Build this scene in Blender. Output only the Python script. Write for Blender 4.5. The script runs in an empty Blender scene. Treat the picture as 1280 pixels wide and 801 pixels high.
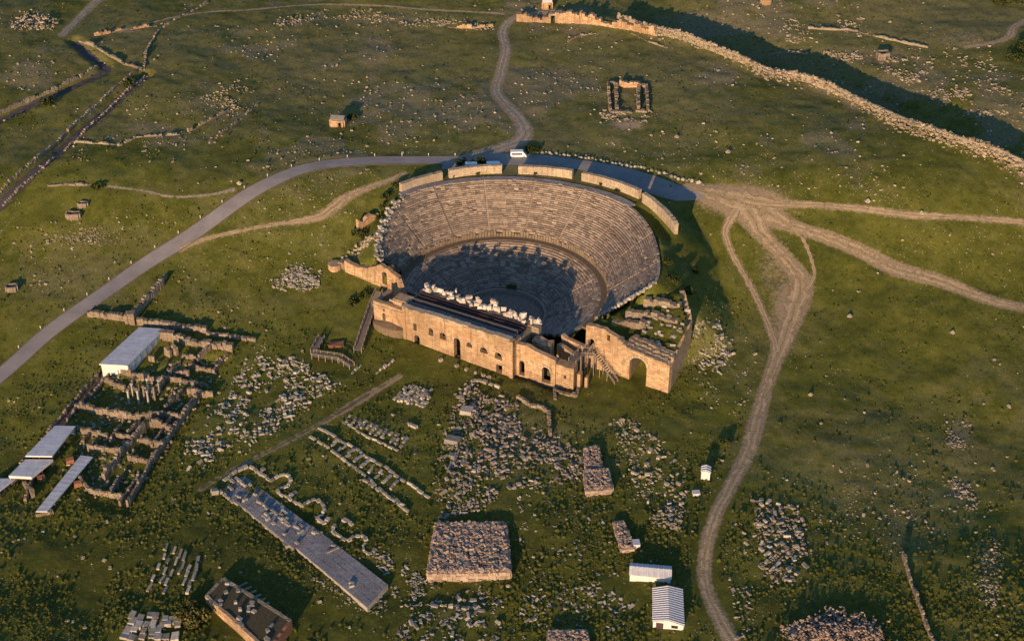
import bpy, math, random
import numpy as np
from mathutils import Vector, Matrix

random.seed(7)
RNG = np.random.default_rng(11)
sc = bpy.context.scene
col = sc.collection

# ------------------------------------------------------------------ camera
FPX, PITCH, DIST = 2000.0, math.radians(34.0), 2000.0 / 3.85
CAM = np.array([0.0, -DIST * math.cos(PITCH), DIST * math.sin(PITCH)])
FW = np.array([0.0, math.cos(PITCH), -math.sin(PITCH)])
UP = np.array([0.0, math.sin(PITCH), math.cos(PITCH)])
cam = bpy.data.cameras.new('camera')
cam.sensor_width = 36.0
cam.lens = FPX / 1280.0 * 36.0
cam.clip_start = 1.0
cam.clip_end = 9000.0
camo = bpy.data.objects.new('camera', cam)
col.objects.link(camo)
camo.location = CAM
camo.rotation_euler = (math.pi / 2 - PITCH, 0, 0)
sc.camera = camo

# ------------------------------------------------------------------ sky, sun, exposure
SUN_EL, SUN_AZ = math.radians(10.5), math.radians(18.0)      # shadows fall away from the viewer, to the right
world = bpy.data.worlds.new('World')
sc.world = world
world.use_nodes = True
wn = world.node_tree.nodes
wl = world.node_tree.links
wn.clear()
wo = wn.new('ShaderNodeOutputWorld')
wb = wn.new('ShaderNodeBackground')
ws = wn.new('ShaderNodeTexSky')
ws.sky_type = 'NISHITA'
ws.sun_disc = False
ws.sun_elevation = SUN_EL
ws.sun_rotation = math.pi + SUN_AZ
ws.air_density = 1.0
ws.dust_density = 0.4
ws.ozone_density = 3.5
ws.altitude = 400
wb.inputs['Strength'].default_value = 0.15
wl.new(ws.outputs[0], wb.inputs[0])
wl.new(wb.outputs[0], wo.inputs[0])
sun = bpy.data.lights.new('sun', 'SUN')
sun.energy = 5.0
sun.angle = math.radians(0.6)
sun.color = (1.0, 0.655, 0.37)
suno = bpy.data.objects.new('sun', sun)
col.objects.link(suno)
ld = Vector((math.sin(SUN_AZ) * math.cos(SUN_EL), math.cos(SUN_AZ) * math.cos(SUN_EL), -math.sin(SUN_EL)))
suno.rotation_euler = ld.to_track_quat('-Z', 'Y').to_euler()
suno.location = (-100, -300, 200)
sc.view_settings.view_transform = 'Standard'
sc.view_settings.look = 'None'
sc.view_settings.gamma = 1.0
sc.view_settings.use_curve_mapping = False
sc.view_settings.exposure = 0.36
sc.cycles.max_bounces = 5
sc.cycles.use_denoising = True

# ------------------------------------------------------------------ terrain function
CX, CY = -3.5, 4.5                      # centre of the theatre's circle
FA = math.radians(-29.0)                # direction of the stage front
UX, UY = math.cos(FA), math.sin(FA)
NX, NY = UY, -UX                        # towards the viewer, out of the stage front


def sstep(t):
    t = np.clip(t, 0, 1)
    return t * t * (3 - 2 * t)


def _hash(ix, iy, seed):
    h = (ix.astype(np.int64) * 374761393 + iy.astype(np.int64) * 668265263 + seed * 974634777) & 0x7fffffff
    h = ((h ^ (h >> 13)) * 1274126177) & 0x7fffffff
    h = h ^ (h >> 16)
    return (h & 0xffff) / 65535.0


def vn(x, y, scale, seed):
    x = np.asarray(x, float) / scale
    y = np.asarray(y, float) / scale
    ix, iy = np.floor(x), np.floor(y)
    fx, fy = x - ix, y - iy
    fx, fy = fx * fx * (3 - 2 * fx), fy * fy * (3 - 2 * fy)
    a, b = _hash(ix, iy, seed), _hash(ix + 1, iy, seed)
    c, d = _hash(ix, iy + 1, seed), _hash(ix + 1, iy + 1, seed)
    return (a + (b - a) * fx) * (1 - fy) + (c + (d - c) * fx) * fy


RIM = [(-40, 50.8), (-16.7, 50.8), (-11.3, 50.7), (-2.4, 50.3), (8.5, 50.6), (21.7, 51.9), (33.1, 53.2), (42.5, 53.0), (54, 51.8),
       (64.7, 50.7), (75.5, 50.2), (86, 50.1), (98.7, 50.0), (111.5, 50.5), (122, 51.4), (131.5, 51.2), (200, 51.2)]
RIM_T, RIM_R = np.array([a for a, b in RIM]), np.array([b for a, b in RIM])
R_UP0, Z_UP0, N_UP, Z_RIM = 34.8, 10.3, 26, 22.0
R_LO0, Z_LO0, N_LO, R_LO1, Z_LO1 = 14.4, -0.4, 19, 32.2, 8.2


def seat_z(r):
    up = Z_UP0 + (r - R_UP0) / (51.0 - R_UP0) * (Z_RIM - Z_UP0)
    lo = Z_LO0 + (r - R_LO0) / (R_LO1 - R_LO0) * (Z_LO1 - Z_LO0)
    return np.where(r > R_UP0, up, np.where(r < R_LO0, -1.5, np.minimum(lo, 8.2)))


BT = np.array([-60, -30, -17, 5, 14, 22, 124, 130, 140, 164, 178, 200.0])
BR = np.array([40, 44, 50.5, 52, 58, 62, 62, 56, 49, 43, 40, 36.0])


SLOPE_Y = np.array([-400, -60, -40, -13, 0, 14, 28, 42, 56, 64, 75.0, 4000])
SLOPE_Z = np.array([-1.0, 0.0, 0.4, 2.6, 4.6, 7.2, 12.0, 17.5, 21.9, 22.2, 22.3, 22.3])


def Hs(x, y):
    """smooth ground height"""
    x = np.asarray(x, float)
    y = np.asarray(y, float)
    h = sum(np.interp(y + o, SLOPE_Y, SLOPE_Z) for o in (-9, -4.5, 0, 4.5, 9)) / 5.0
    h = h + np.maximum(y - 75, 0) * 0.035 + np.maximum(-60 - x, 0) * 0.01 * sstep((y + 60) / 120)
    h = h - np.maximum(-40 - y, 0) * 0.012
    h = h + np.maximum(y - 185, 0) * 0.10 * sstep((x - 40) / 90) * (y < 900)
    dx, dy = x - CX, y - CY
    r = np.hypot(dx, dy)
    th = np.degrees(np.arctan2(dy, dx))
    th = np.where(th < -100, th + 360, th)
    s = dx * UX + dy * UY
    d = dx * NX + dy * NY
    rb = np.interp(th, BT, BR)
    zt = np.minimum(seat_z(np.minimum(rb, 51.0)) - 0.2, 22.0)
    bank = zt - np.maximum(r - rb, 0) * 0.75
    fade = sstep((th + 42) / 22) * sstep((185 - th) / 15)
    fade = fade * np.where(s < -20, 1 - sstep((d - 12.6) / 1.2), 1.0)
    bank = h + (bank - h) * fade
    h = np.maximum(h, bank)
    h = h - 3.2 * np.exp(-((th - 20) / 11.0) ** 2 - ((r - 56.0) / 2.6) ** 2)
    # gentle large undulation far from the theatre
    und = (vn(x, y, 70, 3) - 0.5) * 5.0 + (vn(x, y, 30, 4) - 0.5) * 1.8
    h = h + und * sstep((r - 85) / 50)
    # the bowl and the sunken ground inside the stage building
    rr = r / np.interp(th, RIM_T, RIM_R) * 51.0
    rr = np.where(rr > R_UP0, rr, np.minimum(r, R_UP0))
    bowl = np.minimum(seat_z(np.maximum(rr - 1.3, 0)) - 1.6, 30)
    inseat = (r < np.where(r < 35, 40, rb - 1.0)) & (th > np.where(r < 35, -56, -34)) & (th < 172) & (rr < 51.5)
    h = np.where(inseat, np.minimum(h, bowl), h)
    pit = sstep((30.2 - d) / 1.5) * sstep((s + 34.5) / 3.0) * sstep((38.5 - s) / 3.0) * sstep((d + 6) / 3.0)
    h = np.where(r < 50, h + (np.minimum(h, -1.5) - h) * pit, h)
    return h


def ray(px, py):
    px = np.asarray(px, float)
    py = np.asarray(py, float)
    d = FW[None, :] + ((px - 640) / FPX)[..., None] * np.array([1.0, 0, 0]) - ((py - 400.5) / FPX)[..., None] * UP
    return d


def on_plane(px, py, z):
    d = ray(np.atleast_1d(px), np.atleast_1d(py))
    t = (z - CAM[2]) / d[:, 2]
    return CAM[None, :] + d * t[:, None]


def unp(px, py, fn, dz=0.0):
    """place on the ground what the picture shows at (px, py)"""
    px = np.atleast_1d(np.asarray(px, float))
    py = np.atleast_1d(np.asarray(py, float))
    d = ray(px, py)
    z = np.full(px.shape, 10.0)
    for _ in range(26):
        t = (z - CAM[2]) / d[:, 2]
        p = CAM[None, :] + d * t[:, None]
        z = 0.35 * z + 0.65 * (fn(p[:, 0], p[:, 1]) + dz)
    t = (z - CAM[2]) / d[:, 2]
    return CAM[None, :] + d * t[:, None]


def project(x, y, z):
    vx, vy, vz = x - CAM[0], y - CAM[1], z - CAM[2]
    w = vy * FW[1] + vz * FW[2]
    return 640 + FPX * vx / w, 400.5 - FPX * (vy * UP[1] + vz * UP[2]) / w


def G0(px, py, dz=0.0):
    return unp(px, py, Hs, dz)[0]


def catmull(P, step):
    P = np.asarray(P, float)
    out = []
    for i in range(len(P) - 1):
        p0, p1, p2, p3 = P[max(i - 1, 0)], P[i], P[i + 1], P[min(i + 2, len(P) - 1)]
        n = max(2, int(np.linalg.norm((p2 - p1)[:2]) / step))
        for k in range(n):
            t = k / n
            out.append(0.5 * ((2 * p1) + (-p0 + p2) * t + (2 * p0 - 5 * p1 + 4 * p2 - p3) * t * t + (-p0 + 3 * p1 - 3 * p2 + p3) * t ** 3))
    out.append(P[-1])
    return np.array(out)


# city wall line, used by the terrain: the ground drops behind it
CWPX = [(640, 25), (700, 25), (760, 28), (820, 42), (860, 53), (900, 70), (950, 88), (1000, 103), (1040, 118), (1100, 143), (1160, 166),
        (1220, 189), (1290, 216), (1400, 262)]
CWW = catmull(unp([a for a, b in CWPX], [b for a, b in CWPX], Hs)[:, :2], 4.0)


def Hc(x, y):
    h = Hs(x, y)
    yw = np.interp(x, CWW[:, 0], CWW[:, 1])
    amt = sstep((np.asarray(x, float) - 15) / 60)
    b = np.asarray(y, float) - yw
    return h - amt * (5.5 * sstep((b - 1) / 16) - 4.0 * sstep((b - 18) / 40)) + amt * 1.3 * np.exp(-(b / 4.0) ** 2)


# sunken ways, in the top left
TRENCH = []
for pl, w, dep in (([(182, 92), (150, 118), (100, 162), (50, 205), (0, 250), (-40, 285)], 2.2, 1.9),
                   ([(92, 50), (118, 72), (132, 84), (100, 102), (70, 116), (30, 134), (-20, 156)], 2.0, 1.5),
                   ([(134, 462), (100, 500), (60, 545), (20, 590), (-30, 640)], 1.6, 1.4)):
    q = catmull(unp([a for a, b in pl], [b for a, b in pl], Hs)[:, :2], 2.0)
    TRENCH.append((q, w, dep))


# ways across the ground: name, picture polyline, width in metres
WAYS = [
    ('asphalt_road', [(-60, 520), (-20, 486), (20, 452), (60, 416), (120, 373), (180, 331), (240, 293), (300, 250), (340, 227), (380, 211), (420, 204), (470, 201), (520, 200.5), (560, 200.5), (590, 200.5)], [5.2] * 15, 'asphalt'),
    ('dirt_track', [(590, 196), (625, 186), (650, 176), (656, 164), (648, 148), (632, 130), (620, 114), (626, 90), (632, 62), (628, 40), (638, 26), (655, 19), (700, 14)], [6, 6, 6, 5.5, 5, 4.6, 4, 3.8, 3.6, 3.4, 3.2, 3, 3], 'dirt_grey'),
    ('dirt_track', [(225, 312), (250, 301), (285, 292), (340, 281), (385, 275), (408, 266), (430, 249), (455, 237), (485, 226), (505, 217)], [1.8, 1.8, 1.6, 1.6, 2.4, 3.6, 3.8, 3.0, 2.2, 2.0], 'dirt'),
    ('dirt_track', [(862, 236), (890, 243), (920, 252), (950, 262), (985, 280), (1040, 299), (1080, 316), (1120, 336), (1180, 353), (1240, 376), (1300, 388)], [5, 9, 13, 12, 5, 4.8, 5.4, 5.6, 5, 4.2, 4], 'dirt'),
    ('dirt_track', [(930, 248), (965, 254), (1020, 256.5), (1080, 261), (1140, 269), (1200, 272), (1260, 276), (1310, 282)], [7, 4, 2.4, 2.6, 2.6, 2.2, 2.4, 2.2], 'dirt'),
    ('dirt_track', [(935, 262), (950, 290), (975, 316), (995, 340), (1002, 358), (994, 385), (978, 428), (966, 460), (956, 490), (945, 530), (934, 566), (914, 606), (896, 640), (883, 684), (881, 725), (893, 760), (914, 800), (930, 830)], [11, 5.5, 5, 6, 7, 7, 5, 4, 3.6, 4.4, 4.0, 3.6, 3.4, 3.2, 3.2, 3.4, 3.6, 3.6], 'dirt'),
    ('footpath', [(920, 262), (907, 288), (914, 314), (934, 350), (951, 384), (966, 420), (970, 440)], [3.6, 2.4, 2.0, 1.8, 2.0, 2.4, 2.6], 'dirt'),
    ('footpath', [(985, 280), (1004, 300), (1014, 325), (1018, 345), (1008, 362)], [1.2, 1.1, 1.1, 1.1, 1.4], 'dirt'),
    ('footpath', [(80, 231), (130, 233), (180, 239), (215, 246), (260, 244), (294, 237)], [0.9, 0.9, 1, 1, 1.1, 1.6], 'dirt_grey'),
    ('footpath', [(150, 40), (240, 18), (320, 12), (400, 6), (480, 8), (560, 14), (630, 18)], [1.4] * 7, 'dirt'),
    ('dirt_track', [(135, -12), (118, 4), (100, 22), (78, 44)], [3.6, 3.6, 3.4, 3.2], 'dirt_grey'),
    ('dirt_track', [(1290, 22), (1268, 34), (1262, 46), (1240, 54), (1205, 60)], [3, 3.4, 3.2, 2.6, 2], 'dirt'),
    ('footpath', [(250, 612), (290, 588), (340, 562), (400, 530), (450, 500), (500, 470)], [1.2, 1.4, 1.5, 1.5, 2.6, 1.6], 'dirt_dark'),
]
WAYW = []
for nm, pl, wd, mt in WAYS:
    g = unp([a for a, b in pl], [b for a, b in pl], Hc)[:, :2]
    WAYW.append(catmull(np.c_[g, np.array(wd)], 1.2))

# raster (1 m) of closeness to ways, where the small relief is flattened
RX0, RY0, RNX, RNY = -300, -190, 600, 560
WAYMASK = np.zeros((RNX, RNY))


def splat(mask, x, y, rad, soft=1.5):
    i0, i1 = int(x - rad - soft - RX0) - 1, int(x + rad + soft - RX0) + 2
    j0, j1 = int(y - rad - soft - RY0) - 1, int(y + rad + soft - RY0) + 2
    i0, j0, i1, j1 = max(i0, 0), max(j0, 0), min(i1, RNX), min(j1, RNY)
    if i0 >= i1 or j0 >= j1:
        return
    gx = np.arange(i0, i1)[:, None] + RX0
    gy = np.arange(j0, j1)[None, :] + RY0
    v = 1 - np.clip((np.hypot(gx - x, gy - y) - rad) / soft, 0, 1)
    mask[i0:i1, j0:j1] = np.maximum(mask[i0:i1, j0:j1], v)


for w in WAYW:
    for a in w[::2]:
        splat(WAYMASK, a[0], a[1], a[2] / 2 + 0.6, 2.0)
DIRTMASK = np.zeros((RNX, RNY))
for w, wy in zip(WAYW, WAYS):
    if wy[3] != 'asphalt':
        for a in w[::2]:
            splat(DIRTMASK, a[0], a[1], a[2] / 2 * 0.75, a[2] * 0.35 + 0.6)


TRENCHMASK = np.zeros((RNX, RNY))
for q, w, dep in TRENCH:
    for a in q:
        tmp = [a[0], a[1]]
        i0, i1 = max(int(a[0] - RX0) - 6, 0), min(int(a[0] - RX0) + 7, RNX)
        j0, j1 = max(int(a[1] - RY0) - 6, 0), min(int(a[1] - RY0) + 7, RNY)
        if i0 >= i1 or j0 >= j1:
            continue
        gxx = np.arange(i0, i1)[:, None] + RX0
        gyy = np.arange(j0, j1)[None, :] + RY0
        v = dep * (1 - sstep((np.hypot(gxx - a[0], gyy - a[1]) - w) / 1.2))
        TRENCHMASK[i0:i1, j0:j1] = np.maximum(TRENCHMASK[i0:i1, j0:j1], v)


_ep = on_plane([128, 290, 250, 160, 108, 88], [474, 436, 500, 628, 616, 522], 3.0)[:, :2]
_ex, _ey = np.meshgrid(np.arange(RNX) + RX0, np.arange(RNY) + RY0, indexing='ij')


def _inside(px, py, poly):
    ins = np.zeros(px.shape, bool)
    for i in range(len(poly)):
        (xi, yi), (xj, yj) = poly[i], poly[i - 1]
        ins ^= ((yi > py) != (yj > py)) & (px < (xj - xi) * (py - yi) / (yj - yi + 1e-9) + xi)
    return ins


TRENCHMASK = np.maximum(TRENCHMASK, 1.1 * _inside(_ex, _ey, _ep))


def lookup(mask, x, y):
    fx = np.clip(np.asarray(x, float) - RX0, 0, RNX - 1.01)
    fy = np.clip(np.asarray(y, float) - RY0, 0, RNY - 1.01)
    i, j = fx.astype(int), fy.astype(int)
    a, b = fx - i, fy - j
    return (mask[i, j] * (1 - a) + mask[i + 1, j] * a) * (1 - b) + (mask[i, j + 1] * (1 - a) + mask[i + 1, j + 1] * a) * b


def H(x, y):
    x = np.asarray(x, float)
    y = np.asarray(y, float)
    h = Hc(x, y) - lookup(TRENCHMASK, x, y)
    dx, dy = x - CX, y - CY
    r = np.hypot(dx, dy)
    th = np.degrees(np.arctan2(dy, dx))
    quiet = 1 - lookup(WAYMASK, x, y)
    terr = (r < 72) & (r > 50) & (th > 8) & (th < 128)
    amp = quiet * np.where(r < 40, 0.15, 1.0) * np.where(terr, 0.0, 1.0)
    n = (vn(x, y, 11, 21) - 0.5) * 0.8 + (vn(x, y, 4.3, 22) - 0.5) * 0.42 + (vn(x, y, 2.1, 23) - 0.5) * 0.24
    return h + amp * n


def G(px, py, dz=0.0):
    return unp(px, py, H, dz)[0]


def Gn(px, py, dz=0.0):
    return unp(px, py, H, dz)


def hz(x, y):
    return float(H(np.array([x]), np.array([y]))[0])


# ------------------------------------------------------------------ materials
MATS = {}


def rgb(c):
    return (c[0], c[1], c[2], 1.0)


class NT:
    def __init__(self, name, rough=0.9, spec=0.2):
        m = bpy.data.materials.new(name)
        m.use_nodes = True
        self.m = m
        self.n = m.node_tree.nodes
        self.l = m.node_tree.links
        self.b = self.n['Principled BSDF']
        self.b.inputs['Roughness'].default_value = rough
        self.b.inputs['Specular IOR Level'].default_value = spec
        MATS[name] = m

    def new(self, t, **kw):
        n = self.n.new(t)
        for k, v in kw.items():
            setattr(n, k, v)
        return n

    def coord(self, out='Object'):
        return self.new('ShaderNodeTexCoord').outputs[out]

    def geo(self):
        return self.new('ShaderNodeNewGeometry').outputs['Position']

    def noise(self, vec, scale, detail=4.0, rough=0.6, out='Fac'):
        n = self.new('ShaderNodeTexNoise')
        n.inputs['Scale'].default_value = scale
        n.inputs['Detail'].default_value = detail
        n.inputs['Roughness'].default_value = rough
        self.l.new(vec, n.inputs['Vector'])
        return n.outputs[out]

    def ramp(self, fac, stops):
        r = self.new('ShaderNodeValToRGB')
        el = r.color_ramp.elements
        while len(el) < len(stops):
            el.new(0.5)
        for e, (p, c) in zip(el, stops):
            e.position = p
            e.color = rgb(c) if not isinstance(c, (int, float)) else (c, c, c, 1)
        self.l.new(fac, r.inputs['Fac'])
        return r.outputs['Color']

    def mix(self, fac, a, b, mode='MIX'):
        n = self.new('ShaderNodeMix', data_type='RGBA', blend_type=mode)
        for s, v in ((n.inputs['Factor'], fac), (n.inputs['A'], a), (n.inputs['B'], b)):
            if isinstance(v, (int, float)):
                s.default_value = v
            elif isinstance(v, tuple):
                s.default_value = rgb(v)
            else:
                self.l.new(v, s)
        return n.outputs['Result']

    def math(self, op, a, b=0.0, c=None):
        n = self.new('ShaderNodeMath', operation=op)
        for i, v in enumerate((a, b) if c is None else (a, b, c)):
            if isinstance(v, (int, float)):
                n.inputs[i].default_value = v
            else:
                self.l.new(v, n.inputs[i])
        return n.outputs[0]

    def bump(self, h, strength, dist):
        n = self.new('ShaderNodeBump')
        n.inputs['Strength'].default_value = strength
        n.inputs['Distance'].default_value = dist
        self.l.new(h, n.inputs['Height'])
        self.l.new(n.outputs[0], self.b.inputs['Normal'])

    def color(self, c):
        if isinstance(c, tuple):
            self.b.inputs['Base Color'].default_value = rgb(c)
        else:
            self.l.new(c, self.b.inputs['Base Color'])

    def attr(self, name, out='Fac'):
        return self.new('ShaderNodeAttribute', attribute_name=name).outputs[out]

    def objrand(self):
        return self.new('ShaderNodeObjectInfo').outputs['Random']


def mat_ground():
    t = NT('grassland', 0.95, 0.1)
    p = t.geo()
    n1 = t.noise(p, 0.018, 5, 0.6)
    n2 = t.noise(p, 0.12, 6, 0.65)
    n3 = t.noise(p, 0.9, 5, 0.7)
    n4 = t.noise(p, 3.0, 3, 0.7)
    green = t.mix(t.ramp(n2, [(0.35, 0.0), (0.65, 1.0)]), (0.092, 0.101, 0.013), (0.165, 0.160, 0.028))
    olive = t.mix(t.ramp(n3, [(0.35, 0.0), (0.65, 1.0)]), (0.150, 0.142, 0.048), (0.215, 0.185, 0.085))
    cm = t.new('ShaderNodeSeparateColor')
    t.l.new(t.attr('cover', 'Color'), cm.inputs[0])
    dry = t.math('ADD', t.math('MULTIPLY', cm.outputs[1], 1.25), t.math('MULTIPLY', t.math('SUBTRACT', n1, 0.5), 1.6))
    dry = t.math('ADD', dry, t.math('MULTIPLY', t.math('SUBTRACT', n2, 0.5), 1.1))
    c = t.mix(t.ramp(dry, [(0.22, 0.0), (0.70, 1.0)]), green, olive)
    n5 = t.noise(p, 0.045, 4, 0.55)
    c = t.mix(t.ramp(n5, [(0.30, 0.55), (0.46, 0.0)]), c, (0.062, 0.074, 0.011))
    c = t.mix(t.ramp(n5, [(0.55, 0.0), (0.70, 0.5)]), c, (0.175, 0.180, 0.050))
    lu = t.math('ADD', t.attr('cover', 'Alpha'), t.math('MULTIPLY', t.math('SUBTRACT', n2, 0.5), 1.4))
    c = t.mix(t.ramp(lu, [(0.25, 0.0), (0.85, 0.85)]), c, t.mix(n3, (0.044, 0.051, 0.008), (0.084, 0.085, 0.013)))
    n6 = t.noise(p, 0.38, 5, 0.7)
    c = t.mix(t.ramp(n6, [(0.34, 0.6), (0.48, 0.0)]), c, (0.050, 0.060, 0.011))
    c = t.mix(t.ramp(n6, [(0.54, 0.0), (0.68, 0.5)]), c, (0.165, 0.170, 0.046))
    # tufts: dark and light specks
    c = t.mix(t.ramp(n4, [(0.34, 0.75), (0.50, 0.0)]), c, (0.036, 0.046, 0.010))
    c = t.mix(t.ramp(n3, [(0.54, 0.0), (0.72, 0.6)]), c, (0.20, 0.20, 0.050))
    # stony ground
    v = t.new('ShaderNodeTexVoronoi')
    v.inputs['Scale'].default_value = 0.95
    t.l.new(p, v.inputs['Vector'])
    vr = t.math('ADD', v.outputs['Distance'], t.math('MULTIPLY', n4, 0.25))
    spot = t.ramp(vr, [(0.24, 1.0), (0.38, 0.0)])
    pick = t.new('ShaderNodeSeparateColor')
    t.l.new(v.outputs['Color'], pick.inputs[0])
    sel = t.math('LESS_THAN', pick.outputs[0], t.math('ADD', t.math('MULTIPLY', cm.outputs[2], 0.9), 0.02))
    c = t.mix(t.math('MULTIPLY', spot, sel), c, t.mix(n3, (0.26, 0.23, 0.17), (0.42, 0.37, 0.28)))
    st = t.math('ADD', cm.outputs[2], t.math('MULTIPLY', t.math('SUBTRACT', n3, 0.5), 1.0))
    c = t.mix(t.ramp(st, [(0.45, 0.0), (0.95, 0.7)]), c, (0.23, 0.19, 0.125))
    # bare earth beside the tracks
    dt = t.math('ADD', cm.outputs[0], t.math('MULTIPLY', t.math('SUBTRACT', n3, 0.5), 1.3))
    c = t.mix(t.ramp(dt, [(0.35, 0.0), (0.75, 0.9)]), c, t.mix(n4, (0.28, 0.205, 0.125), (0.41, 0.31, 0.20)))
    t.color(c)
    h = t.math('ADD', t.math('MULTIPLY', n3, 1.0), t.math('MULTIPLY', n4, 0.5))
    t.bump(h, 0.55, 0.22)


def mat_dirt(name, a, b, cover=1.0):
    t = NT(name, 0.95, 0.1)
    p = t.geo()
    n2, n3 = t.noise(p, 0.3, 6, 0.7), t.noise(p, 2.2, 4, 0.7)
    c = t.mix(t.ramp(n2, [(0.3, 0.0), (0.7, 1.0)]), a, b)
    c = t.mix(t.ramp(n3, [(0.52, 0.0), (0.72, 0.7)]), c, tuple(x * 0.5 for x in a))
    c = t.mix(t.ramp(t.noise(p, 0.7, 6, 0.75), [(0.53, 0.0), (0.66, 0.75)]), c, (0.10, 0.10, 0.032))
    ed = t.attr('edge')
    rut = t.ramp(t.math('ADD', ed, t.math('MULTIPLY', t.math('SUBTRACT', n2, 0.5), 0.5)), [(0.0, 1.0), (0.16, 0.0)])
    c = t.mix(t.math('MULTIPLY', rut, t.ramp(n2, [(0.42, 0.0), (0.55, 0.8)])), c, (0.12, 0.115, 0.036))
    rut2 = t.ramp(t.math('ABSOLUTE', t.math('SUBTRACT', ed, 0.36)), [(0.0, 1.0), (0.12, 0.0)])
    c = t.mix(t.math('MULTIPLY', rut2, 0.5), c, tuple(min(1, x * 1.25) for x in b))
    t.color(c)
    t.bump(n3, 0.8, 0.2)
    # ragged, broken edges where the grass grows in
    e = t.math('ADD', t.attr('edge'), t.math('MULTIPLY', t.math('SUBTRACT', t.noise(p, 0.4, 7, 0.8), 0.5), 3.2))
    e = t.math('ADD', e, t.math('MULTIPLY', t.math('SUBTRACT', t.noise(p, 0.07, 3, 0.6), 0.5), 1.2))
    t.l.new(t.ramp(e, [(0.46 - (1 - cover), cover), (0.72 - (1 - cover), 0.0)]), t.b.inputs['Alpha'])


def mat_asphalt():
    t = NT('asphalt', 0.85, 0.25)
    p = t.geo()
    n2, n3 = t.noise(p, 0.15, 5, 0.6), t.noise(p, 3.0, 3, 0.7)
    c = t.mix(t.ramp(n2, [(0.3, 0.0), (0.7, 1.0)]), (0.205, 0.19, 0.182), (0.295, 0.27, 0.255))
    c = t.mix(t.ramp(n3, [(0.5, 0.0), (0.75, 0.4)]), c, (0.15, 0.135, 0.125))
    t.color(c)
    t.bump(n3, 0.3, 0.03)


def mat_masonry(name, a, b, stain, bw=1.3, bh=0.55, mortar=0.03, bump=0.06, stainamt=0.7):
    t = NT(name, 0.9, 0.2)
    uv = t.coord('UV')
    p = t.geo()
    br = t.new('ShaderNodeTexBrick')
    br.offset = 0.5
    br.inputs['Scale'].default_value = 1.0
    br.inputs['Brick Width'].default_value = bw
    br.inputs['Row Height'].default_value = bh
    br.inputs['Mortar Size'].default_value = mortar
    br.inputs['Mortar Smooth'].default_value = 0.4
    br.inputs['Bias'].default_value = 0.0
    br.inputs['Color1'].default_value = (0, 0, 0, 1)
    br.inputs['Color2'].default_value = (1, 1, 1, 1)
    br.inputs['Mortar'].default_value = (0.35, 0.35, 0.35, 1)
    wob = t.new('ShaderNodeVectorMath', operation='MULTIPLY_ADD')
    t.l.new(t.noise(p, 0.6, 3, 0.6, 'Color'), wob.inputs[0])
    wob.inputs[1].default_value = (0.35, 0.3, 0.0)
    t.l.new(uv, wob.inputs[2])
    t.l.new(wob.outputs[0], br.inputs['Vector'])
    n2, n3 = t.noise(p, 0.22, 5, 0.65), t.noise(p, 1.6, 5, 0.7)
    c = t.mix(br.outputs['Color'], a, b)
    c = t.mix(t.math('MULTIPLY', br.outputs['Fac'], 0.7), c, tuple(x * 0.45 for x in a))
    c = t.mix(t.ramp(n2, [(0.5, 0.0), (0.72, stainamt)]), c, stain)
    c = t.mix(t.ramp(n3, [(0.55, 0.0), (0.75, 0.6)]), c, tuple(x * 0.45 for x in a))
    c = t.mix(t.ramp(n3, [(0.25, 0.45), (0.42, 0.0)]), c, tuple(min(1, x * 1.35) for x in b))
    mp = t.new('ShaderNodeMapping')
    mp.inputs['Scale'].default_value = (0.9, 0.9, 0.16)
    t.l.new(p, mp.inputs['Vector'])
    c = t.mix(t.ramp(t.noise(mp.outputs[0], 1.0, 6, 0.7), [(0.50, 0.0), (0.66, 0.7)]), c, tuple(x * 0.42 for x in a))
    c = t.mix(t.ramp(t.noise(p, 0.09, 3, 0.5), [(0.40, 0.5), (0.55, 0.0)]), c, tuple(x * 0.62 for x in a))
    t.color(c)
    h = t.math('SUBTRACT', t.math('ADD', t.math('MULTIPLY', n3, 0.8), t.math('MULTIPLY', br.outputs['Color'], 0.4)), br.outputs['Fac'])
    t.bump(h, 0.9, bump)


def mat_stone(name, a, b, dark=0.5, lichen=(0.16, 0.15, 0.09), amount=0.6):
    t = NT(name, 0.9, 0.2)
    p = t.geo()
    rnd = t.math('FRACT', t.math('ADD', t.attr('tint'), t.objrand()))
    n2, n3 = t.noise(p, 0.8, 4, 0.65), t.noise(p, 3.5, 4, 0.7)
    c = t.mix(rnd, a, b)
    c = t.mix(t.ramp(n2, [(0.48, 0.0), (0.7, amount)]), c, lichen)
    c = t.mix(t.ramp(n3, [(0.55, 0.0), (0.78, 0.7)]), c, tuple(x * dark for x in a))
    t.color(c)
    t.bump(n3, 0.8, 0.12)


def mat_plain(name, c, rough=0.7, spec=0.3, var=0.25, scale=1.5, metal=0.0):
    t = NT(name, rough, spec)
    n = t.noise(t.geo(), scale, 4, 0.65)
    t.color(t.mix(t.ramp(n, [(0.35, 0.0), (0.7, 1.0)]), c, tuple(x * (1 - var) for x in c)))
    t.b.inputs['Metallic'].default_value = metal


def mat_veg(name, a, b, c2):
    t = NT(name, 0.8, 0.15)
    p = t.geo()
    n = t.noise(p, 0.10, 4, 0.6)
    c = t.mix(t.ramp(n, [(0.35, 0.0), (0.65, 1.0)]), a, b)
    c = t.mix(t.ramp(t.math('FRACT', t.math('ADD', t.attr('tint'), t.objrand())), [(0.4, 0.0), (1.0, 0.85)]), c, c2)
    t.color(c)


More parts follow.
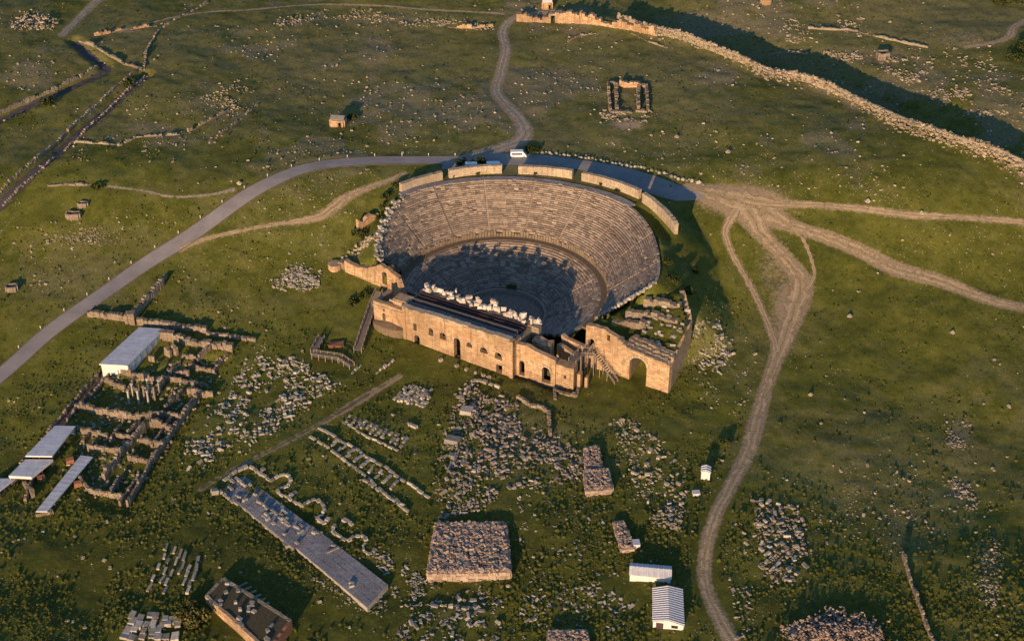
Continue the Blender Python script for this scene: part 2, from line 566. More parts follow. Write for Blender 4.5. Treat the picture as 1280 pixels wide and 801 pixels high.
mat_ground()
mat_asphalt()
mat_dirt('dirt', (0.33, 0.24, 0.135), (0.49, 0.37, 0.225))
mat_plain('earth', (0.20, 0.15, 0.095), 0.95, 0.1, 0.4, 1.2)
mat_plain('dark_earth', (0.11, 0.09, 0.05), 0.95, 0.1, 0.4, 1.2)
mat_plain('shade_tinted_paving', (0.10, 0.09, 0.095), 0.9, 0.2, 0.5, 0.8)  # trench floor paving, the shade put into its colour
mat_dirt('dirt_grey', (0.28, 0.23, 0.17), (0.40, 0.335, 0.25))
mat_dirt('dirt_dark', (0.105, 0.09, 0.05), (0.15, 0.125, 0.075), 0.6)
mat_masonry('facade_stone', (0.38, 0.25, 0.14), (0.64, 0.455, 0.27), (0.40, 0.20, 0.10))
mat_masonry('ruin_stone', (0.25, 0.20, 0.145), (0.44, 0.355, 0.25), (0.15, 0.115, 0.07), 0.9, 0.45, 0.05, 0.1)
mat_stone('wall_rubble', (0.22, 0.175, 0.115), (0.44, 0.36, 0.245), 0.45)
mat_stone('hill_stone', (0.19, 0.155, 0.105), (0.34, 0.285, 0.20), 0.5)
mat_masonry('rim_stone', (0.44, 0.35, 0.24), (0.58, 0.47, 0.33), (0.36, 0.27, 0.17), 1.6, 0.7, 0.03, 0.05, 0.4)
mat_masonry('paving', (0.25, 0.24, 0.245), (0.36, 0.345, 0.345), (0.20, 0.18, 0.165), 1.4, 0.8, 0.03, 0.04, 0.4)
mat_stone('seat_stone', (0.195, 0.155, 0.12), (0.43, 0.345, 0.26), 0.42, (0.12, 0.095, 0.07), 0.75)
mat_stone('stair_stone', (0.25, 0.20, 0.155), (0.37, 0.30, 0.235), 0.5, (0.16, 0.13, 0.10), 0.7)
mat_stone('seat_core', (0.10, 0.08, 0.055), (0.14, 0.115, 0.08))
mat_stone('limestone', (0.25, 0.225, 0.18), (0.52, 0.47, 0.39), 0.45)
mat_stone('grey_stone', (0.20, 0.185, 0.16), (0.40, 0.37, 0.32), 0.45)
mat_stone('rubble_stone', (0.17, 0.14, 0.11), (0.42, 0.36, 0.28), 0.4)
mat_stone('field_stone', (0.24, 0.20, 0.13), (0.46, 0.39, 0.28), 0.5, (0.15, 0.13, 0.07), 0.5)
mat_stone('heap_stone', (0.25, 0.18, 0.13), (0.48, 0.37, 0.28), 0.45, (0.17, 0.13, 0.09), 0.5)
mat_stone('marble', (0.44, 0.37, 0.30), (0.72, 0.65, 0.56), 0.55, (0.34, 0.26, 0.19), 0.6)
mat_plain('roof_white', (0.60, 0.60, 0.62), 0.55, 0.4, 0.28, 0.5)
mat_plain('wall_white', (0.72, 0.69, 0.64), 0.7, 0.3, 0.25)
mat_plain('wood', (0.20, 0.16, 0.125), 0.8, 0.2, 0.4, 2.0)
mat_plain('wood_pale', (0.34, 0.29, 0.235), 0.8, 0.2, 0.35, 2.0)
mat_plain('iron', (0.075, 0.045, 0.045), 0.6, 0.3, 0.4, 2.0)
mat_plain('lead_roof', (0.17, 0.15, 0.145), 0.8, 0.2, 0.4, 1.2)
mat_plain('dark_void', (0.03, 0.026, 0.022), 0.9, 0.1, 0.3)
mat_plain('brick_red', (0.34, 0.155, 0.085), 0.9, 0.2, 0.45, 2.0)
mat_plain('car_paint', (0.80, 0.80, 0.80), 0.3, 0.5, 0.03)
mat_plain('glass', (0.03, 0.035, 0.045), 0.1, 0.6, 0.1)
mat_plain('tyre', (0.025, 0.025, 0.027), 0.85, 0.2, 0.2)
mat_plain('bark', (0.11, 0.08, 0.05), 0.9, 0.1, 0.4, 3.0)
mat_veg('scrub', (0.056, 0.065, 0.009), (0.094, 0.098, 0.015), (0.120, 0.112, 0.024))
mat_veg('leaf_dark', (0.022, 0.036, 0.008), (0.042, 0.058, 0.012), (0.08, 0.085, 0.022))
mat_veg('leaf_yellow', (0.085, 0.085, 0.022), (0.12, 0.11, 0.030), (0.16, 0.135, 0.042))
M = MATS

# ------------------------------------------------------------------ mesh helpers


class MB:
    def __init__(self):
        self.v = []
        self.f = []

    def hexa(self, b, t):
        """b, t: four bottom and four top points, counter-clockwise from above"""
        i = len(self.v)
        self.v += [tuple(p) for p in b] + [tuple(p) for p in t]
        self.f += [(i + 3, i + 2, i + 1, i), (i + 4, i + 5, i + 6, i + 7)] + [(i + k, i + (k + 1) % 4, i + 4 + (k + 1) % 4, i + 4 + k) for k in range(4)]
        return self

    def box(self, x0, x1, y0, y1, z0, z1):
        return self.hexa([(x0, y0, z0), (x1, y0, z0), (x1, y1, z0), (x0, y1, z0)], [(x0, y0, z1), (x1, y0, z1), (x1, y1, z1), (x0, y1, z1)])

    def obox(self, c, L, W, h, rot, z0, jit=0.0):
        ca, sa = math.cos(rot), math.sin(rot)
        q = []
        for a, b in ((-1, -1), (1, -1), (1, 1), (-1, 1)):
            a, b = a * L / 2, b * W / 2
            q.append((c[0] + a * ca - b * sa, c[1] + a * sa + b * ca))
        j = lambda: random.uniform(-jit, jit)
        return self.hexa([(x + j(), y + j(), z0) for x, y in q], [(x + j(), y + j(), z0 + h + j()) for x, y in q])

    def beam(self, a, b, w, h):
        a, b = np.array(a, float), np.array(b, float)
        d = b - a
        n = np.array([-d[1], d[0], 0.0])
        ln = np.linalg.norm(n)
        n = n / ln * w / 2 if ln > 1e-6 else np.array([w / 2, 0, 0])
        if ln <= 1e-6:
            return self.box(a[0] - w / 2, a[0] + w / 2, a[1] - w / 2, a[1] + w / 2, min(a[2], b[2]), max(a[2], b[2]))
        z = np.array([0, 0, h])
        return self.hexa([a - n, b - n, b + n, a + n], [a - n + z, b - n + z, b + n + z, a + n + z])

    def cyl(self, c, r0, r1, z0, z1, seg=10):
        i = len(self.v)
        for z, r in ((z0, r0), (z1, r1)):
            for k in range(seg):
                a = 2 * math.pi * k / seg
                self.v.append((c[0] + r * math.cos(a), c[1] + r * math.sin(a), z))
        for k in range(seg):
            self.f.append((i + k, i + (k + 1) % seg, i + seg + (k + 1) % seg, i + seg + k))
        self.f.append(tuple(i + seg + k for k in range(seg)))
        return self

    def quad(self, a, b, c, d):
        i = len(self.v)
        self.v += [tuple(a), tuple(b), tuple(c), tuple(d)]
        self.f.append((i, i + 1, i + 2, i + 3))
        return self


ROOTS = {}


def inv(parent, V):
    V = np.asarray(V, float).reshape(-1, 3)
    if parent is None or parent.name not in ROOTS:
        return V
    loc, rz = ROOTS[parent.name]
    c, s = math.cos(-rz), math.sin(-rz)
    W = V - np.array(loc)
    return np.c_[W[:, 0] * c - W[:, 1] * s, W[:, 0] * s + W[:, 1] * c, W[:, 2]]


def make_mesh(name, V, F, mat, smooth=False, tint=None):
    me = bpy.data.meshes.new(name)
    V = np.asarray(V, float)
    me.from_pydata(V.tolist(), [], F if isinstance(F, list) else F.tolist())
    me.update()
    uvs = me.uv_layers.new(name='UVMap')
    npoly = len(me.polygons)
    nl = len(me.loops)
    nrm = np.empty(npoly * 3)
    me.polygons.foreach_get('normal', nrm)
    nrm = nrm.reshape(-1, 3)
    tot = np.empty(npoly, int)
    me.polygons.foreach_get('loop_total', tot)
    lv = np.empty(nl, int)
    me.loops.foreach_get('vertex_index', lv)
    pid = np.repeat(np.arange(npoly), tot)
    co = V[lv]
    n = nrm[pid]
    hl = np.hypot(n[:, 0], n[:, 1])
    flat = np.abs(n[:, 2]) > 0.75
    tx, ty = np.where(flat, 1, -n[:, 1] / np.maximum(hl, 1e-6)), np.where(flat, 0, n[:, 0] / np.maximum(hl, 1e-6))
    u = co[:, 0] * tx + co[:, 1] * ty
    v = np.where(flat, co[:, 1], co[:, 2])
    uvs.data.foreach_set('uv', np.c_[u, v].ravel())
    if tint is not None:
        at = me.attributes.new('tint', 'FLOAT', 'FACE')
        at.data.foreach_set('value', np.asarray(tint, float))
    if smooth:
        me.polygons.foreach_set('use_smooth', np.ones(npoly, bool))
    me.materials.append(M[mat])
    return me


def link(name, me, parent=None, loc=None, rz=0.0):
    o = bpy.data.objects.new(name, me)
    col.objects.link(o)
    if parent is not None:
        o.parent = parent
    if loc is not None:
        o.location = loc
        o.rotation_euler = (0, 0, rz)
    return o


def build(name, mb, mat, parent=None, local=False, smooth=False, tint=None):
    """one mesh object; vertices in world space unless local, then in the parent's space"""
    V = np.asarray(mb.v, float)
    root = parent
    while root is not None and root.parent is not None:
        root = root.parent
    if parent is None:
        c = V.mean(0)
        c[2] = V[:, 2].min()
        o = link(name, make_mesh(name, V - c, mb.f, mat, smooth, tint), None, tuple(c))
        ROOTS[o.name] = (tuple(c), 0.0)
        return o
    if not local:
        V = inv(root, V)
    return link(name, make_mesh(name, V, mb.f, mat, smooth, tint), parent)


def tag(o, label=None, cat=None, group=None, kind=None):
    if label:
        o['label'] = label
    if cat:
        o['category'] = cat
    if group:
        o['group'] = group
    if kind:
        o['kind'] = kind
    return o


def thing(name, loc, label, cat, group=None, rz=0.0):
    o = bpy.data.objects.new(name, None)
    col.objects.link(o)
    o.location = tuple(float(a) for a in loc)
    o.rotation_euler = (0, 0, rz)
    o.empty_display_size = 0.5
    ROOTS[o.name] = (tuple(float(a) for a in loc), rz)
    return tag(o, label, cat, group)


def wall_mesh(a, b, thick, z0, top, openings=(), seg=1.2, batter=0.0, mb=None):
    """upright wall from a to b; top(u) gives its height, openings = (u0, u1, z0, z1, arched)"""
    mb = mb or MB()
    a, b = np.array(a[:2], float), np.array(b[:2], float)
    L = np.linalg.norm(b - a)
    t = (b - a) / L
    n = np.array([t[1], -t[0]])                       # front, to the right of the direction of travel
    us = set(np.linspace(0, L, max(2, int(L / seg) + 1)).tolist())
    for o in openings:
        k = 8 if o[4] else 1
        us |= set((o[0] + (o[1] - o[0]) * i / k) for i in range(k + 1))
    us = sorted(us)
    us = [us[0]] + [v for i, v in enumerate(us[1:]) if v - us[i] > 1e-4]

    def ceil_of(o, u):
        if not o[4]:
            return o[3]
        w = (o[1] - o[0]) / 2
        x = (u - (o[0] + o[1]) / 2) / w
        return o[3] - w + w * math.sqrt(max(0, 1 - x * x)) if o[3] - w > o[2] else o[2] + (o[3] - o[2]) * math.sqrt(max(0.0, 1 - x * x))

    tops = {u: top(u) for u in us}
    for u0, u1 in zip(us[:-1], us[1:]):
        um = (u0 + u1) / 2
        cov = sorted([o for o in openings if o[0] < um < o[1]], key=lambda o: o[2])
        lo0 = lo1 = z0
        parts = []
        for o in cov:
            parts.append((lo0, lo1, o[2], o[2]))
            lo0, lo1 = ceil_of(o, u0), ceil_of(o, u1)
        parts.append((lo0, lo1, tops[u0], tops[u1]))
        for p0, p1, q0, q1 in parts:
            if q0 - p0 < 0.02 and q1 - p1 < 0.02:
                continue
            q0, q1 = max(q0, p0 + 0.01), max(q1, p1 + 0.01)
            A, B = a + t * u0, a + t * u1

            def pt(P, side, z):
                off = n * (thick / 2 * side + (0 if side < 0 else -batter * (z - z0)))
                return (P[0] + off[0], P[1] + off[1], z)
            mb.hexa([pt(A, 1, p0), pt(B, 1, p1), pt(B, -1, p1), pt(A, -1, p0)], [pt(A, 1, q0), pt(B, 1, q1), pt(B, -1, q1), pt(A, -1, q0)])
    return mb


def jag(base, amp, seed, step=1.6):
    return lambda u: base + (float(vn(np.array([u]), np.array([seed * 7.3]), step, seed)[0]) - 0.5) * 2 * amp


# stone templates -------------------------------------------------
def cube_t(jit, seed, bevel=0.0):
    r = np.random.default_rng(seed)
    v = np.array([(x, y, z) for z in (-.5, .5) for x, y in ((-.5, -.5), (.5, -.5), (.5, .5), (-.5, .5))])
    v = v + r.uniform(-jit, jit, v.shape)
    f = [(3, 2, 1, 0), (4, 5, 6, 7), (0, 1, 5, 4), (1, 2, 6, 5), (2, 3, 7, 6), (3, 0, 4, 7)]
    return v, f


def rock_t(seed):
    r = np.random.default_rng(seed)
    v = [(0, 0, -.5)] + [(.42 * math.cos(a), .42 * math.sin(a), -.25) for a in np.arange(6) * math.pi / 3] + \
        [(.46 * math.cos(a + .5), .46 * math.sin(a + .5), .15) for a in np.arange(6) * math.pi / 3] + [(0.05, 0, .5)]
    v = np.array(v) + r.uniform(-.1, .1, (14, 3))
    f = []
    for k in range(6):
        a, b = 1 + k, 1 + (k + 1) % 6
        c, d = 7 + k, 7 + (k + 1) % 6
        f += [(0, b, a), (a, b, d, c), (c, d, 13)]
    return v, f


def drum_t(seed):
    r = np.random.default_rng(seed)
    v = [(x, .5 * math.cos(a), .5 * math.sin(a)) for x in (-.5, .5) for a in np.arange(8) * math.pi / 4 + .39]
    f = [tuple(range(7, -1, -1)), tuple(range(8, 16))] + [(k, (k + 1) % 8, 8 + (k + 1) % 8, 8 + k) for k in range(8)]
    return np.array(v) + r.uniform(-.03, .03, (16, 3)), f


DRUMS = [drum_t(60 + i) for i in range(2)]
CUBES = [cube_t(0.08, i) for i in range(6)]
SLABS = [cube_t(0.05, 20 + i) for i in range(4)]
ROCKS = [rock_t(i) for i in range(6)]


def merged(P, S, rot, tilt, templates, seed=0):
    """one joined mesh from many stones (numpy); returns verts, faces, tint per face"""
    r = np.random.default_rng(seed)
    Vs, Fs, Ts = [], [], []
    off = 0
    which = r.integers(0, len(templates), len(P))
    for k, (tv, tf) in enumerate(templates):
        idx = np.where(which == k)[0]
        if len(idx) == 0:
            continue
        v = tv[None] * S[idx][:, None, :]
        tl = tilt[idx]
        cx, sx = np.cos(tl[:, 0])[:, None], np.sin(tl[:, 0])[:, None]
        y, z = v[..., 1] * cx - v[..., 2] * sx, v[..., 1] * sx + v[..., 2] * cx
        cy, sy = np.cos(tl[:, 1])[:, None], np.sin(tl[:, 1])[:, None]
        x, z = v[..., 0] * cy + z * sy, -v[..., 0] * sy + z * cy
        cz, sz = np.cos(rot[idx])[:, None], np.sin(rot[idx])[:, None]
        w = np.stack([x * cz - y * sz, x * sz + y * cz, z], -1) + P[idx][:, None, :]
        n = tv.shape[0]
        Vs.append(w.reshape(-1, 3))
        base = off + np.arange(len(idx)) * n
        tin = r.random(len(idx))
        for fc in tf:
            Fs.append((base, fc))
            Ts.append(tin)
        off += len(idx) * n
    V = np.concatenate(Vs)
    F = []
    T = []
    for (base, fc), tin in zip(Fs, Ts):
        A = base[:, None] + np.array(fc)[None, :]
        F += A.tolist()
        T.append(tin)
    return V, F, np.concatenate(T)


def stones(name, P, S, rot, mat, tilt=0.15, templates=None, parent=None, seed=0):
    n = len(P)
    r = np.random.default_rng(seed + 5)
    tl = r.normal(0, tilt, (n, 2))
    V, F, T = merged(np.asarray(P, float), np.asarray(S, float), np.asarray(rot, float), tl, templates or CUBES, seed)
    mb = MB()
    mb.v, mb.f = V, F
    return build(name, mb, mat, parent, tint=T)


def inpoly(px, py, poly):
    px, py = np.asarray(px), np.asarray(py)
    ins = np.zeros(px.shape, bool)
    j = len(poly) - 1
    for i in range(len(poly)):
        xi, yi = poly[i]
        xj, yj = poly[j]
        c = ((yi > py) != (yj > py)) & (px < (xj - xi) * (py - yi) / (yj - yi + 1e-9) + xi)
        ins ^= c
        j = i
    return ins


def sample_poly(poly, n, seed, gap=0.0):
    r = np.random.default_rng(seed)
    P = np.array(poly)
    out = []
    tries = 0
    while len(out) < n and tries < 400:
        c = np.c_[r.uniform(P[:, 0].min(), P[:, 0].max(), n), r.uniform(P[:, 1].min(), P[:, 1].max(), n)]
        c = c[inpoly(c[:, 0], c[:, 1], poly)]
        for q in c:
            if gap and out and np.min(np.hypot(np.array(out)[:, 0] - q[0], (np.array(out)[:, 1] - q[1]) * 1.6)) < gap:
                continue
            out.append(q)
            if len(out) >= n:
                break
        tries += 1
    return np.array(out)


# ================================================================== GROUND
def axis(lo, hi, step, far):
    a = list(np.arange(lo, hi + 0.01, step))
    s, x, y = step, lo, hi
    pre, post = [], []
    while x > -far:
        s *= 1.35
        x -= s
        pre.append(x)
    s = step
    while y < far:
        s *= 1.35
        y += s
        post.append(y)
    return np.array(pre[::-1] + a + post)


gx, gy = axis(-262, 262, 1.05, 4000), axis(-165, 345, 1.05, 4000)
X, Y = np.meshgrid(gx, gy, indexing='ij')
Z = H(X.ravel(), Y.ravel()).reshape(X.shape)
n0, n1 = X.shape
ids = np.arange(n0 * n1).reshape(n0, n1)
F = np.stack([ids[:-1, :-1], ids[1:, :-1], ids[1:, 1:], ids[:-1, 1:]], -1).reshape(-1, 4)
me = bpy.data.meshes.new('ground')
V = np.stack([X, Y, Z], -1).reshape(-1, 3)
me.vertices.add(len(V))
me.vertices.foreach_set('co', V.ravel())
me.loops.add(F.size)
me.loops.foreach_set('vertex_index', F.ravel())
me.polygons.add(len(F))
me.polygons.foreach_set('loop_start', np.arange(len(F)) * 4)
me.update(calc_edges=True)
me.polygons.foreach_set('use_smooth', np.ones(len(F), bool))
me.materials.append(M['grassland'])

# ground cover: red = bare earth, green = dry grass, blue = stones (places read off the picture, kept in world space)
# (px, py, rx, ry, amount)
STONY = [(300, 40, 90, 14, .5), (470, 25, 130, 12, .7), (250, 130, 60, 22, .6), (170, 185, 70, 8, .4), (60, 300, 60, 16, .5), (140, 285, 45, 12, .5),
         (260, 110, 30, 14, .6), (390, 110, 60, 20, .35), (540, 150, 60, 30, .45), (290, 385, 40, 30, .4), (70, 350, 50, 18, .5), (150, 300, 30, 14, .5),
         (783, 155, 26, 9, .8), (1090, 70, 80, 18, .7), (1180, 90, 60, 30, .5), (1030, 30, 60, 16, .5), (945, 215, 16, 22, .6), (1100, 175, 140, 40, .25),
         (700, 80, 40, 40, .25), (750, 70, 14, 40, .5), (320, 520, 90, 60, .5), (640, 560, 100, 70, .65), (810, 590, 50, 60, .5), (460, 590, 80, 40, .4),
         (1110, 620, 120, 60, .45), (1200, 542, 20, 26, .9), (1200, 615, 22, 26, .8), (1235, 710, 20, 60, .8), (980, 680, 40, 70, .5),
         (880, 425, 40, 40, .6), (560, 770, 60, 30, .5), (700, 750, 60, 30, .5), (370, 345, 34, 18, .7), (40, 30, 50, 20, .6), (870, 180, 60, 20, .4),
         (420, 140, 60, 30, .3), (620, 60, 12, 60, .2), (1060, 225, 120, 20, .35), (850, 200, 60, 12, .4), (460, 740, 60, 30, .4), (215, 500, 40, 30, .3)]
DRY = [(640, 90, 700, 110, .5), (1130, 25, 120, 30, 1.0), (1050, 80, 220, 40, .6), (150, 60, 180, 60, .5), (300, 120, 200, 60, .35), (1000, 130, 280, 40, .35),
       (700, 62, 120, 40, .35), (1100, 600, 160, 120, .35), (80, 330, 110, 60, .3), (740, 140, 80, 40, .35), (540, 60, 160, 40, .2), (250, 380, 120, 50, .2),
       (1210, 25, 90, 22, .8), (680, 150, 40, 12, .6), (660, 560, 130, 80, .3)]
BARE = [(785, 156, 24, 8, .9), (928, 250, 54, 18, 1.3), (968, 335, 30, 60, .55), (982, 385, 22, 60, .8), (405, 268, 26, 9, .6), (240, 38, 30, 4, .5), (160, 38, 34, 5, .6), (60, 62, 40, 8, .5), (620, 465, 60, 8, .2),
        (1000, 265, 30, 10, .4), (1210, 50, 60, 16, .5)]
GPX, GPY = project(V[:, 0], V[:, 1], V[:, 2])
front = (V[:, 1] > -200) & (np.abs(V[:, 0]) < 420) & (V[:, 1] < 420)


def paint(lst, px, py):
    o = np.zeros(px.shape)
    for a, b, rx, ry, am in lst:
        q = ((px - a) / rx) ** 2 + ((py - b) / ry) ** 2
        o = np.maximum(o, am * np.exp(-q * 0.9))
    return o


cov = np.zeros((len(V), 4))
LUSH = [(300, 720, 330, 130, 1.0), (640, 700, 300, 120, .8), (420, 480, 120, 60, .6), (820, 690, 120, 90, .9), (640, 490, 200, 40, .6), (150, 720, 200, 90, .9), (1000, 770, 130, 40, .8), (850, 330, 40, 60, .6), (1000, 500, 120, 80, .25), (800, 510, 120, 40, .5)]
cov[:, 3] = paint(LUSH, GPX, GPY) * front
cov[:, 0] = np.maximum(lookup(DIRTMASK, V[:, 0], V[:, 1]) * front, paint(BARE, GPX, GPY) * front)
cov[:, 1] = 0.08 + paint(DRY, GPX, GPY) * front + 0.25 * ~front
patch = vn(V[:, 0], V[:, 1], 26, 91) * 0.6 + vn(V[:, 0], V[:, 1], 9, 92) * 0.4
upper = sstep((V[:, 1] - 20) / 60)
cov[:, 2] = np.maximum(paint(STONY, GPX, GPY) * front, 0.8 * sstep((patch - 0.46) / 0.22) * (0.3 + 0.65 * upper))
ca = me.color_attributes.new('cover', 'FLOAT_COLOR', 'POINT')
ca.data.foreach_set('color', cov.ravel())
ground = link('ground', me)
tag(ground, 'rolling green hillside of rough grass with bare stony patches', kind='structure')


def stony_at(x, y):
    x = np.asarray(x, float)
    y = np.asarray(y, float)
    px, py = project(x, y, Hs(x, y))
    pt = vn(x, y, 26, 91) * 0.6 + vn(x, y, 9, 92) * 0.4
    return np.maximum(paint(STONY, px, py), 0.8 * sstep((pt - 0.46) / 0.22) * (0.3 + 0.65 * sstep((y - 20) / 60)))


# ------------------------------------------------------------------ roads and tracks
def strip(name, C, mat, lift, jit=0.0, seed=0, cross=6):
    r = np.random.default_rng(seed)
    P = C[:, :2]
    T = np.gradient(P, axis=0)
    T /= np.linalg.norm(T, axis=1)[:, None] + 1e-9
    N = np.c_[-T[:, 1], T[:, 0]]
    k = len(P)
    wl_ = C[:, 2] / 2 * (1 + jit * (vn(np.arange(k) * 1.2, np.zeros(k), 3.1, seed) * 2 - 1)) + jit * r.normal(0, 0.12, k)
    wr_ = C[:, 2] / 2 * (1 + jit * (vn(np.arange(k) * 1.2, np.zeros(k) + 50, 3.1, seed + 3) * 2 - 1)) + jit * r.normal(0, 0.12, k)
    V = []
    for j in range(cross + 1):
        s = j / cross
        off = -wr_ * (1 - s) + wl_ * s
        q = P + N * off[:, None]
        V.append(np.c_[q, H(q[:, 0], q[:, 1]) + lift])
    V = np.stack(V, 1).reshape(-1, 3)
    ii = np.arange(k * (cross + 1)).reshape(k, cross + 1)
    F = np.stack([ii[:-1, :-1], ii[1:, :-1], ii[1:, 1:], ii[:-1, 1:]], -1).reshape(-1, 4)
    F = F[:, ::-1] if False else F[:, [0, 3, 2, 1]]
    F = F[:, ::-1]
    mb = MB()
    mb.v, mb.f = V, F.tolist()
    mb.edge = np.tile(np.abs(np.linspace(-1, 1, cross + 1)), k)
    return mb


LAB = ['curving asphalt road sweeping up to the theatre from the left edge', 'pale dirt track winding uphill from the paved terrace', 'narrow dirt track from the asphalt road to the theatre rim',
       'wide dirt track running to the right edge below the thin one', 'thin straight dirt track running to the right edge', 'long dirt track winding down the right side of the slope',
       'short footpath beside the bare earth right of the theatre', 'faint footpath loop right of the bare earth', 'thin dark path joining the asphalt road from the left', 'thin path along the top of the hill',
       'dirt road at the top left corner', 'pale track at the top right corner', 'faint dark path past the field of blocks']
for i, ((nm, pl, wd, mt), w) in enumerate(zip(WAYS, WAYW)):
    if mt != 'asphalt':
        w = w.copy()
        w[:, 2] = w[:, 2] * 1.2 + 0.4
    sm = strip(nm, w, mt, 0.05 + 0.006 * i, 0.0 if mt == 'asphalt' else 0.12, 40 + i, 6 if mt == 'asphalt' else 8)
    o = build(nm, sm, mt)
    o.data.attributes.new('edge', 'FLOAT', 'POINT').data.foreach_set('value', sm.edge)
    tag(o, LAB[i], kind='structure')
# kerbs of the asphalt road
for side, lab in ((1, 'low stone kerb along the uphill edge of the road'), (-1, 'low stone kerb along the downhill edge of the road')):
    w = WAYW[0]
    T = np.gradient(w[:, :2], axis=0)
    T /= np.linalg.norm(T, axis=1)[:, None]
    N = np.c_[-T[:, 1], T[:, 0]] * side
    mb = MB()
    q0, q1 = w[:, :2] + N * 2.6, w[:, :2] + N * 2.95
    z = H(w[:, 0] + N[:, 0] * 2.8, w[:, 1] + N[:, 1] * 2.8)
    for k in range(0, len(w) - 2, 2):
        a, b, c, d = q0[k], q0[k + 2], q1[k + 2], q1[k]
        if side > 0:
            pts = [(a, k), (b, k + 2), (c, k + 2), (d, k)]
        else:
            pts = [(d, k), (c, k + 2), (b, k + 2), (a, k)]
        mb.hexa([(p[0], p[1], z[j] - .2) for p, j in pts], [(p[0], p[1], z[j] + .10) for p, j in pts])
    tag(build('road_kerb', mb, 'earth'), lab, kind='structure')

for i, lab in ((0, 'paved sunken street with painted shade cutting across the upper left'), (1, 'cutting with painted shade beside the sunken street at the left edge'), (2, 'drain channel with painted shade left of the excavated house')):
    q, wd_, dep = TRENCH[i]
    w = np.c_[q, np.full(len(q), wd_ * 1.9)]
    sm = strip('sunken_street', w, 'shade_tinted_paving', 0.12, .15, 70 + i, 4)  # dark strip stands in for shade on the trench floor
    tag(build('sunken_street', sm, 'shade_tinted_paving'), lab, kind='structure')

# paved terrace behind the rim walls
up_ = [(556, 196.5), (600, 195), (640, 192.5), (680, 195), (740, 203), (800, 214), (850, 227), (884, 237)]
lo_ = [(552, 212), (596, 209), (640, 207), (690, 208), (745, 216), (800, 231), (836, 239), (870, 240)]
A = catmull(on_plane([a for a, b in up_], [b for a, b in up_], 22.0)[:, :2], 2.0)
B = catmull(on_plane([a for a, b in lo_], [b for a, b in lo_], 22.0)[:, :2], 2.0)
k = 60
A = np.array([[np.interp(t, np.linspace(0, 1, len(A)), A[:, c]) for c in (0, 1)] for t in np.linspace(0, 1, k)])
B = np.array([[np.interp(t, np.linspace(0, 1, len(B)), B[:, c]) for c in (0, 1)] for t in np.linspace(0, 1, k)])
mb = MB()
V = []
for j in range(9):
    q = B + (A - B) * j / 8
    V.append(np.c_[q, H(q[:, 0], q[:, 1]) + 0.14])
V = np.stack(V, 1).reshape(-1, 3)
ii = np.arange(k * 9).reshape(k, 9)
F = np.stack([ii[:-1, :-1], ii[1:, :-1], ii[1:, 1:], ii[:-1, 1:]], -1).reshape(-1, 4)
mb.v, mb.f = V, F.tolist()
tag(build('paved_terrace', mb, 'asphalt'), 'paved terrace curving round the back of the theatre', kind='structure')

# ================================================================== THE THEATRE (local frame: x along the stage, y up the hill)
TH = thing('roman_theatre', (CX, CY, 0.0), 'great curved bank of worn stone seats of the ancient theatre', 'theatre', rz=FA)


def pol(r, tw, z):
    a = math.radians(tw) - FA
    return (r * math.cos(a), r * math.sin(a), z)


def rimf(r, tw):
    """real radius: the upper rows are not quite round"""
    if r <= R_UP0:
        return r
    return R_UP0 + (r - R_UP0) * (float(np.interp(tw, RIM_T, RIM_R)) - R_UP0) / (51.0 - R_UP0)


STAIRS_UP = [-4.5 + 20.3 * k for k in range(8)]
STAIRS_LO = [-12, 14, 40, 66, 92, 118, 144]


def ends(r):
    if r > R_UP0:
        t0 = -31 + (r - R_UP0) / 16.2 * 14.3
        t1 = 163.5 if r < 41.7 else 164 - (r - 41.7) / 9.3 * 33
    else:
        t0, t1 = -50, 178
    return t0, t1


def ring_part(name, r0, r1, z0, z1, t0, t1, mat, parent, drop, step=3.0):
    """curved slab from r0 to r1, top from z0 to z1, skirt of depth drop on the inside"""
    mb = MB()
    n = max(2, int((t1 - t0) / step))
    for k in range(n):
        a, b = t0 + (t1 - t0) * k / n, t0 + (t1 - t0) * (k + 1) / n
        ra0, ra1, rb0, rb1 = rimf(r0, a), rimf(r1, a), rimf(r0, b), rimf(r1, b)
        mb.hexa([pol(ra0, a, z0 - drop), pol(ra1, a, z0 - drop), pol(rb1, b, z0 - drop), pol(rb0, b, z0 - drop)],
                [pol(ra0, a, z0), pol(ra1, a, z1), pol(rb1, b, z1), pol(rb0, b, z0)])
    return build(name, mb, mat, parent, local=True)


def seat_row(r0, r1, z, rise, t0, t1, parent, lost=0.0):
    mb = MB()
    tint = []
    rm = (r0 + r1) / 2
    n = max(1, int(math.radians(t1 - t0) * rm / 1.5))
    base = random.random() * 0.4
    for k in range(n):
        a, b = t0 + (t1 - t0) * k / n, t0 + (t1 - t0) * (k + 1) / n
        if random.random() < lost * (1.0 if b > 135 else 0.12):
            lostz = rise * .8
        else:
            lostz = 0.0
        jr, jz = random.gauss(0, 0.03), random.gauss(0, 0.025) - lostz
        if random.random() < 0.06:
            jz -= random.uniform(0.05, 0.25)
        if random.random() < 0.06:
            jr += random.uniform(0.05, 0.3)
        a2, b2 = a + 0.012, b - 0.012
        ra, rb = rimf(r0, a) + jr, rimf(r0, b) + jr
        sa, sb = rimf(r1, a) + 0.25, rimf(r1, b) + 0.25
        lo = z - rise - 0.35
        mb.hexa([pol(ra + .06, a2, lo), pol(sa, a2, lo), pol(sb, b2, lo), pol(rb + .06, b2, lo)],
                [pol(ra, a2, z + jz), pol(sa, a2, z + jz), pol(sb, b2, z + jz), pol(rb, b2, z + jz)])
        tn = min(0.999, max(0, .15 + base + random.random() * 0.45 - (.3 if random.random() < .08 else 0)))
        tint += [tn] * 6
    if not mb.f:
        return None
    # local frame: orientation check not needed, faces are closed boxes
    return build('seat_row', mb, 'seat_stone', parent, local=True, tint=tint)


